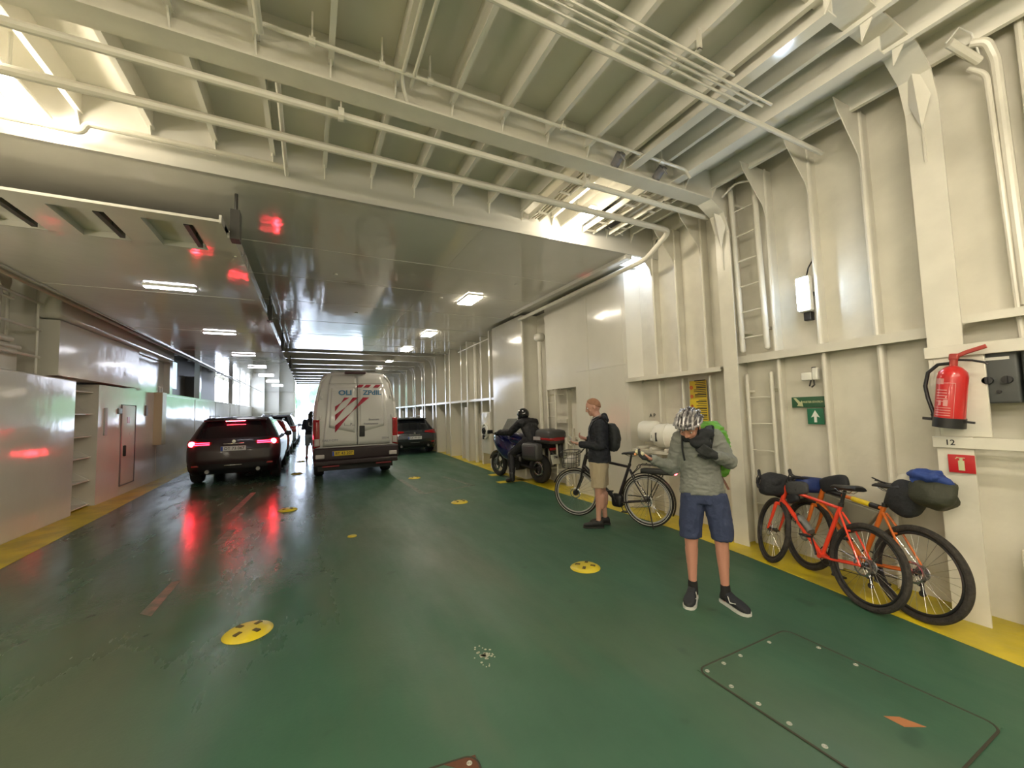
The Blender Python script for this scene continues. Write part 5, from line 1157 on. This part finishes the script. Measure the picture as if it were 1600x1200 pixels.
# --- helmeted cyclist facing the camera (local x = picture right, local -y = towards the camera)
t = thing('person', 'person in grey hooded jacket, blue shorts and silver cycling helmet looking down', 'person', (2.92, 2.34, 0), math.atan2(-.781, .624))
HP, H = head_prims((-.078, -.185, 1.445), (-.25, -.72, -.62), (-.1, -.5, .85))
LH = hand((-.365, -.20, 1.165), (-1, -.35, .25), (.2, -.2, 1), -1, .5)
RH = hand((.095, -.200, 1.205), (-.80, -.25, .45), (-.1, .9, .2), 1, .55)
torso = ('l', [(-.01, 0, .84, .155, .105, .1), (-.01, .0, .92, .150, .105, .1), (-.015, .0, 1.02, .135, .10, .15), (-.02, -.01, 1.15, .150, .115, .25), (-.025, -.035, 1.28, .165, .12, .35), (-.03, -.06, 1.36, .12, .09, .35), (-.035, -.08, 1.395, .065, .06, .35)])
arm1 = [('c', (-.150, -.105, 1.325), (-.225, -.04, 1.075), .052, .042), ('c', (-.225, -.04, 1.075), (-.365, -.20, 1.165), .043, .029)]
arm2 = [('c', (.105, -.005, 1.335), (.205, .01, 1.135), .052, .044), ('c', (.205, .01, 1.135), (.095, -.20, 1.205), .043, .029)]
legs = []
for s_, kx, ky in ((-1, -.112, -.02), (1, .112, -.02)):
    hx = s_*.08; ax = s_*.12
    legs += [('c', (hx-.01, 0, .86), (kx, ky, .49), .085, .054), ('c', (kx, ky, .50), (ax, .01, .12), .053, .031), ('c', (kx*1.03, ky+.035, .41), (kx*1.05, .025, .29), .052, .044), ('c', (ax, .01, .12), (ax, .0, .05), .034, .034)]
body = flesh('body', skin2, t, HP+LH+RH+[torso, ('c', (-.035, -.09, 1.37), (-.065, -.15, 1.41), .05, .05)]+arm1+arm2+legs+[('c', (-.12, .01, .05), (-.13, -.12, .04), .035, .028), ('c', (.12, .01, .05), (.20, -.05, .04), .035, .028)], voxel=.0055)
eyes(body, H)
hood = M('hoodie_grey', (.20, .21, .19), .85, bump=.25, bscale=45, var=.15, vscale=14); hood2 = M('hoodie_collar_black', (.012, .014, .016), .8, bump=.3, bscale=30)
jac = ('l', [(-.01, .0, .875, .172, .125, .1), (-.01, .0, .95, .162, .122, .12), (-.015, .0, 1.04, .152, .118, .15), (-.02, -.01, 1.15, .163, .128, .25), (-.025, -.035, 1.28, .175, .13, .35), (-.03, -.06, 1.36, .13, .10, .35), (-.035, -.08, 1.40, .085, .075, .35)])
flesh('jacket', hood, t, [jac]+[(q[0], q[1], q[2], q[3]+.014, q[4]+.014) for q in arm1[:1]+arm2[:1]]+[('c', (-.225, -.04, 1.075), (-.362, -.197, 1.164), .055, .036), ('c', (.205, .01, 1.135), (.108, -.175, 1.198), .056, .040)], voxel=.007, fold=.007, fs=11, stretch=(1, 1, 2.0))
flesh('collar', hood2, t, [('c', (-.10, -.17, 1.345), (.06, -.12, 1.37), .040, .045), ('c', (-.03, -.19, 1.30), (.03, -.17, 1.30), .045, .045), ('c', (.07, -.02, 1.40), (.06, -.12, 1.37), .03, .04)], voxel=.007, fold=.006)
shm = M('shorts_blue', (.030, .042, .095), .85, bump=.25, bscale=50)
sh = []
for s_, kx in ((-1, -.117), (1, .120)):
    sh.append(('l', [(kx, -.02, .515, .083, .078), (kx*.97, -.02, .60, .086, .082), (kx*.80, -.01, .75, .093, .10), (kx*.68, .0, .88, .09, .112)]))
flesh('shorts', shm, t, sh+[('l', [(-.01, .0, .80, .168, .115, .05), (-.01, .0, .88, .163, .118, .08), (-.01, .0, .93, .155, .112, .1)])], voxel=.007, fold=.006, fs=9, stretch=(1.6, 1.6, .8))
flesh('sock', M('sock_black', (.01, .01, .01), .9), t, [('c', (-.12, .01, .14), (-.12, .0, .06), .037, .040)], voxel=.006, it=2)
flesh('sock', M('sock_black', (0, 0, 0)), t, [('c', (.12, .01, .14), (.12, .0, .06), .037, .040)], voxel=.006, it=2)
sm = M('shoe_black', (.014, .016, .02), .7, bump=.2, bscale=40); sw = M('shoe_sole_white', (.6, .6, .56), .5)
for h_, t__ in (((-.118, .045, 0), (-.155, -.215, 0)), ((.095, .045, 0), (.265, -.165, 0))):
    o = shoe(t, h_, t__, sm, sw, black)
    a, b_ = V(h_), V(t__); d = (b_-a).normalized(); sd = V((-d.y, d.x, 0)); sd = sd if (sd.x > 0) == (h_[0] < 0) else -sd
    p = a+d*.10+V((0, 0, .06)); mb = MB(); mb.tube([p+sd*.035+V((0, 0, .025)), p+d*.03+sd*.040-V((0, 0, .012)), p+d*.09+sd*.043+V((0, 0, .006))], [.003, .007, .002], 6); mb.build('side_mark', sw, o)
# gloves over the hands
gm_ = M('glove_dark', (.02, .022, .022), .8); 
flesh('glove', gm_, t, [q for q in hand((-.365, -.20, 1.165), (-1, -.35, .25), (.2, -.2, 1), -1, .5)[:10]]+[('c', (-.36, -.195, 1.165), (-.39, -.21, 1.172), .031, .028)], voxel=.0055, inflate=.0035, it=2)
flesh('glove', gm_, t, RH[:]+[('c', (.10, -.19, 1.20), (.085, -.205, 1.21), .031, .028)], voxel=.0055, inflate=.0035, it=2)
ph = thing('sports_drink', 'small yellow and white item in the helmeted person\'s outstretched glove', 'item', (2.92, 2.34, 0), math.atan2(-.781, .624))
mb = MB(); mb.rbox((-.462, -.245, 1.222), (.075, .045, .03), .012, Matrix.Rotation(.4, 3, 'Y')); mb.build('wrapper', M('wrapper_pale', (.60, .56, .36), .5), ph); mb = MB(); mb.rbox((-.497, -.25, 1.208), (.02, .03, .022), .008); mb.build('cap', M('cap_orange', (.5, .22, .08), .5), ph)
# cycling helmet
c, f, u, r, R = H; hc = c+u*.022-f*.006
def hp(az, el, k=1.): return hc+R @ (V((sin(az)*cos(el)*.098, cos(az)*cos(el)*.128, sin(el)*.098))*k)
mb = MB(); mb.grid(lambda a, b_: hp(2*pi*a, rad((2+18*max(cos(2*pi*a), 0)-14*max(-cos(2*pi*a), 0)))+(pi/2-rad(2+18*max(cos(2*pi*a), 0)-14*max(-cos(2*pi*a), 0)))*b_*.999, .97), 40, 14)
ho = mb.build('helmet', M('helmet_inner_dark', (.05, .045, .05), .5), t, smooth=60, solid=.012)
hs = M('helmet_silver', (.62, .60, .60), .22, .35, coat=.6, col2=(.05, .045, .05), vscale=16); mb = MB()
for i in range(-3, 4):   # ribs running front to back
    x = i*.0285; P = []; rr_ = []
    for k in range(15):
        a = rad(14+158*k/14); ex = math.sqrt(max(1-(x/.098)**2, .05)); wob = 1+.06*sin(k*1.1+i)
        P.append(hc+R @ V((x*(1.0+.12*cos(a)**2), cos(a)*.130*ex*1.02, sin(a)*.101*ex*1.03))); rr_.append((.0135 if i % 2 == 0 else .0085)*(1+.38*sin(k*1.5+i*2.3)))
    mb.tube(P, rr_, 8, flat=.9)
for el in (38, 66):
    mb.tube([hp(2*pi*k/28, rad(el), 1.03) for k in range(28)], .006, 6, closed=True)
mb.build('helmet_ribs', hs, ho, smooth=60)
mb = MB(); mb.tube([hp(2*pi*k/32, rad(4+18*max(cos(2*pi*k/32), 0)-13*max(-cos(2*pi*k/32), 0)), 1.0) for k in range(32)], .010, 8, closed=True); mb.build('helmet_rim', M('helmet_rim_grey', (.30, .28, .29), .3), ho, smooth=60)
mb = MB()
for s_ in (-1, 1): mb.tube([c+r*s_*.080+u*.01+f*.02, c+r*s_*.070-u*.07+f*.03, c+f*.055-u*.112], .004, 5)
mb.build('chin_strap', black, ho)
# green rucksack worn by the cyclist
gp = thing('backpack', 'bright green rain-covered rucksack worn by the helmeted person', 'backpack', (2.92, 2.34, 0), math.atan2(-.781, .624))
gmat = M('rain_cover_green', (.10, .31, .03), .55, bump=.5, bscale=16)
flesh('rain_cover', gmat, gp, [('l', [(.095, .185, .97, .06, .05), (.11, .19, 1.02, .095, .085), (.115, .20, 1.15, .115, .11), (.11, .20, 1.28, .115, .11), (.095, .18, 1.40, .095, .085), (.085, .17, 1.45, .05, .045)])], voxel=.008, fold=.011, fs=13, stretch=(.6, .6, 1.7))
mb = MB(); mb.tube([(-.125, -.175, 1.16), (-.135, -.19, 1.25), (-.135, -.17, 1.34), (-.11, -.08, 1.405), (-.05, .05, 1.39)], .020, 8, flat=.4); mb.build('shoulder_strap', hood2, gp)
mb = MB(); mb.tube([(.07, -.12, 1.24), (.09, -.11, 1.33), (.10, -.04, 1.41), (.09, .06, 1.41)], .022, 8, flat=.4); mb.build('shoulder_strap', hood2, gp)
mb = MB(); mb.tube([(.14, .12, 1.0), (.165, .06, .96), (.19, .05, .90)], .010, 6, flat=.5); mb.build('loose_strap', M('strap_brown', (.12, .05, .03), .7), gp)

# --- man in profile beside the black bicycle
t = thing('person', 'man with short ginger hair in dark jacket and beige shorts standing beside the black bicycle', 'person', (3.54, 4.48, 0), math.atan2(-.62, .784))
HP, H = head_prims((-.045, .0, 1.632), (-.95, -.05, -.28), (-.2, 0, 1), 1.1)
LH = hand((-.245, -.10, 1.115), (-1, .1, .15), (.1, .5, .9), 1, .5); RH = hand((-.16, .16, 1.165), (-.9, -.3, .3), (.1, -.5, .9), -1, .5)
torso = ('l', [(.0, 0, .86, .12, .165), (.0, 0, .93, .118, .158), (.005, 0, 1.05, .108, .150), (.01, 0, 1.2, .12, .17), (.02, 0, 1.33, .12, .185), (.03, 0, 1.42, .09, .14), (.025, 0, 1.465, .06, .065)])
arms = [[('c', (.03, -.185, 1.375), (.035, -.22, 1.10), .052, .042), ('c', (.035, -.22, 1.10), (-.245, -.10, 1.115), .042, .029)], [('c', (.03, .185, 1.375), (.03, .23, 1.11), .052, .042), ('c', (.03, .23, 1.11), (-.16, .16, 1.165), .042, .029)]]
legs = []
for yy, x0, xa in ((-.09, -.012, -.03), (.095, .03, .055)):
    legs += [('c', (.0, yy, .86), (x0, yy, .50), .088, .056), ('c', (x0, yy, .50), (xa, yy, .12), .053, .031), ('c', (x0+.03, yy, .41), (x0+.03, yy, .29), .052, .044), ('c', (xa, yy, .13), (xa, yy, .05), .034, .034), ('c', (xa, yy, .05), (xa-.12, yy, .04), .034, .028)]
body = flesh('body', skin, t, HP+LH+RH+[torso, ('c', (.015, 0, 1.44), (-.015, 0, 1.54), .058, .053)]+arms[0]+arms[1]+legs, voxel=.0055)
eyes(body, H)
hair(body, H, M('hair_ginger', (.30, .15, .085), .8, bump=.5, bscale=120), hl=(58, 8, -32), k=1.02)
jm = M('jacket_navy', (.010, .012, .018), .8, bump=.25, bscale=35)
flesh('jacket', jm, t, [('l', [(.015, 0, .865, .150, .185), (.01, 0, .93, .152, .188), (.01, 0, 1.05, .142, .18), (.01, 0, 1.2, .142, .190), (.02, 0, 1.33, .138, .200), (.03, 0, 1.42, .105, .155), (.03, 0, 1.48, .074, .078)])]+[(q[0], q[1], q[2], q[3]+.018, q[4]+.018) for q in (arms[0][0], arms[1][0])]+[('c', (.035, -.22, 1.10), (-.215, -.115, 1.112), .060, .046), ('c', (.03, .23, 1.11), (-.13, .17, 1.155), .058, .045)], voxel=.007, fold=.006, fs=9, stretch=(1, 1, 1.8))
flesh('hood', jm, t, [('c', (.09, -.07, 1.46), (.09, .07, 1.46), .042, .042), ('c', (.09, -.07, 1.46), (.01, -.085, 1.45), .038, .02), ('c', (.09, .07, 1.46), (.01, .085, 1.45), .038, .02), ('c', (.10, 0, 1.49), (.11, 0, 1.43), .04, .05)], voxel=.007, fold=.004)
mb = MB(); mb.tube([(-.055, -.04, 1.455), (-.02, -.066, 1.475), (.04, -.06, 1.50), (.06, 0, 1.51), (.04, .06, 1.50), (-.02, .066, 1.475), (-.055, .04, 1.455)], .012, 8, flat=.5); mb.build('shirt_collar', M('collar_pale', (.5, .48, .46), .8), t)
bm = M('shorts_beige', (.40, .33, .22), .85, bump=.25, bscale=50)
sh = [('l', [(x-.0, yy, .535, .098, .088), (x, yy, .62, .102, .09), (x*.6, yy, .75, .112, .098), (.0, yy*.95, .87, .118, .1)]) for yy, x in ((-.092, -.010), (.095, .022))]
flesh('shorts', bm, t, sh+[('l', [(.0, 0, .78, .13, .18), (.0, 0, .86, .13, .178), (.0, 0, .91, .126, .17)])], voxel=.007, fold=.005, fs=8, stretch=(1.6, 1.6, .8))
for yy, xa in ((-.09, -.03), (.095, .055)): shoe(t, (xa+.065, yy, 0), (xa-.205, yy-.01, 0), M('shoe_dark', (.012, .011, .010), .6, bump=.2), M('sole_dark', (.02, .02, .018), .7), black)
bp_ = thing('backpack', 'small black backpack worn by the man in dark jacket', 'backpack', (3.54, 4.48, 0), math.atan2(-.62, .784))
flesh('pack_body', M('pack_black', (.016, .019, .02), .75, bump=.3, bscale=30), bp_, [('l', [(.205, 0, 1.01, .045, .10), (.215, 0, 1.06, .072, .13), (.225, 0, 1.18, .085, .14), (.215, 0, 1.30, .075, .135), (.185, 0, 1.38, .05, .10)])], voxel=.008, fold=.005)
for s_ in (-1, 1):
    mb = MB(); mb.tube([(.16, s_*.10, 1.37), (.06, s_*.115, 1.475), (-.06, s_*.12, 1.42), (-.12, s_*.125, 1.28), (-.09, s_*.19, 1.14), (.12, s_*.19, 1.06)], .016, 6, flat=.4); mb.build('shoulder_strap', black, bp_)
ph = thing('phone', 'small pale phone in the hand of the man in dark jacket', 'phone', (3.54, 4.48, 0), math.atan2(-.62, .784))
mb = MB(); mb.rbox((-.345, -.075, 1.165), (.012, .07, .14), .005, Matrix.Rotation(-.5, 3, 'Y')); mb.build('case', M('phone_pale', (.45, .45, .45), .3), ph)

# --- motorcycle rider (motorcycle's own axes)
t = thing('person', 'seated motorcycle rider in black clothes and black helmet', 'person', (4.50, 7.72, 0), mh)
HP, H = head_prims((.50, .03, 1.51), (1, .25, -.1), (0, 0, 1))
arms = [('c', (.42, .20, 1.31), (.66, .29, 1.10), .055, .045), ('c', (.66, .29, 1.10), (.99, .35, 1.09), .045, .032), ('c', (.42, -.20, 1.31), (.68, -.27, 1.10), .055, .045), ('c', (.68, -.27, 1.10), (.99, -.35, 1.09), .045, .032)]
legs = [('c', (.26, .12, .93), (.66, .28, .60), .095, .065), ('c', (.66, .28, .60), (.46, .42, .11), .062, .042), ('c', (.46, .42, .08), (.60, .45, .05), .042, .036), ('c', (.26, -.12, .93), (.68, -.25, .68), .095, .065), ('c', (.68, -.25, .68), (.45, -.26, .38), .062, .042), ('c', (.45, -.26, .34), (.58, -.27, .33), .042, .036)]
tor = ('l', [(.20, 0, .86, .13, .17), (.22, 0, 1.0, .125, .16), (.30, 0, 1.16, .13, .18), (.38, 0, 1.30, .12, .19), (.43, 0, 1.38, .08, .12), (.45, .01, 1.42, .055, .06)])
body = flesh('body', skin, t, HP+hand((.99, .35, 1.09), (1, -.1, -.1), (0, 0, -1), 1, .8)+hand((.99, -.35, 1.09), (1, .1, -.1), (0, 0, -1), -1, .8)+[tor, ('c', (.45, .01, 1.38), (.48, .02, 1.45), .055, .055)]+arms+legs, voxel=.008)
eyes(body, H)
rk = M('rider_black', (.010, .010, .013), .65, bump=.25, bscale=20)
flesh('jacket', rk, t, [tor, ('c', (.36, .17, 1.30), (.36, -.17, 1.30), .075, .075)]+arms, voxel=.01, fold=.009, fs=9, inflate=.034)
flesh('trousers', rk, t, [legs[0], legs[1], legs[3], legs[4], ('e', (.24, 0, .90), (.14, .18, .10))], voxel=.01, fold=.006, inflate=.016)
for q in (legs[2], legs[5]): flesh('boot', black, t, [q, ('c', V(q[1])+V((0, 0, .12)), q[1], .045, .045)], voxel=.009, inflate=.012)
for q, s_ in (((.99, .35, 1.09), 1), ((.99, -.35, 1.09), -1)): flesh('glove', black, t, hand(q, (1, -.1*s_, -.1), (0, 0, -1), s_, .8), voxel=.007, inflate=.006)
c, f, u, r, R = H
mb = MB(); mb.ell(c+u*.0-f*.005, (.120, .145, .135), R, 30, 20); mb.ell(c+f*.05-u*.075, (.095, .10, .075), R, 24, 14); ho = mb.build('helmet', M('helmet_black', (.012, .012, .014), .18, coat=.8), t, smooth=60)
mb = MB(); mb.ell(c+f*.03+u*.0, (.108, .125, .055), R, 26, 14); mb.build('visor', M('visor_grey', (.10, .11, .12), .1), ho, smooth=60)
mb = MB(); mb.ell(c-u*.05-f*.10, (.05, .03, .012), R, 16, 8); mb.build('vent', grey, ho)
text('POLO', .06, M('jacket_print', (.12, .12, .12), .6), 'jacket_print', t, TM((.205, -.03, 1.27), (0, -1, 0), (.35, 0, 1)))

# --- distant standing person seen from behind
t = thing('person', 'distant person in dark top and pale shorts walking between the lanes', 'person', (.0, 17.3, 0), 0)
HP, H = head_prims((.03, .02, 1.70), (0.1, 1, -.1), (0, 0, 1))
tor = ('l', [(.0, 0, .90, .165, .11), (.0, 0, 1.05, .15, .105), (.0, 0, 1.25, .185, .115), (.01, 0, 1.42, .18, .10), (.02, 0, 1.50, .08, .07)])
arms = [('c', (-.19, 0, 1.42), (-.25, .0, 1.14), .052, .043), ('c', (-.25, 0, 1.14), (-.16, .18, 1.10), .042, .03), ('c', (.20, 0, 1.42), (.25, .0, 1.14), .052, .043), ('c', (.25, 0, 1.14), (.20, .2, 1.08), .042, .03)]
legs = [('c', (-.09, 0, .9), (-.10, 0, .5), .09, .056), ('c', (-.10, 0, .5), (-.12, 0, .1), .054, .034), ('c', (.09, 0, .9), (.10, 0, .5), .09, .056), ('c', (.10, 0, .5), (.12, .05, .1), .054, .034)]
body = flesh('body', skin, t, HP+[tor, ('c', (.02, 0, 1.48), (.03, .01, 1.6), .056, .052)]+arms+legs+hand((-.16, .18, 1.10), (.3, 1, 0), (0, 0, 1), 1, .4)+hand((.2, .2, 1.08), (-.3, 1, 0), (0, 0, 1), -1, .4), voxel=.008)
eyes(body, H); hair(body, H, M('hair_dark', (.03, .02, .015), .8), hl=(48, 0, -40))
flesh('shirt', M('shirt_dark', (.03, .03, .04), .8), t, [tor, arms[0], arms[2]], voxel=.01, inflate=.018, fold=.005)
flesh('shorts', M('shorts_pale', (.40, .42, .42), .85), t, [('l', [(-.10, 0, .48, .088, .088), (-.09, 0, .88, .10, .11)]), ('l', [(.10, 0, .48, .088, .088), (.09, 0, .88, .10, .11)]), ('l', [(0, 0, .78, .17, .12), (0, 0, .93, .165, .12)])], voxel=.01)
for x in (-.12, .12): shoe(t, (x, -.07, 0), (x, .20, 0), M('shoe_red', (.3, .03, .04), .6), black)
bk = thing('shoulder_bag', 'dark bag with a pale strap on the distant walking person', 'bag', (.0, 17.3, 0))
mb = MB(); mb.rbox((-.02, -.17, 1.22), (.30, .14, .42), .06); mb.build('bag_body', M('bag_dark', (.02, .02, .03), .8), bk); mb = MB(); mb.tube([(-.05, -.245, 1.36), (-.05, -.25, 1.24), (.06, -.25, 1.20)], .012, 6); mb.build('strap', signtext_w, bk)
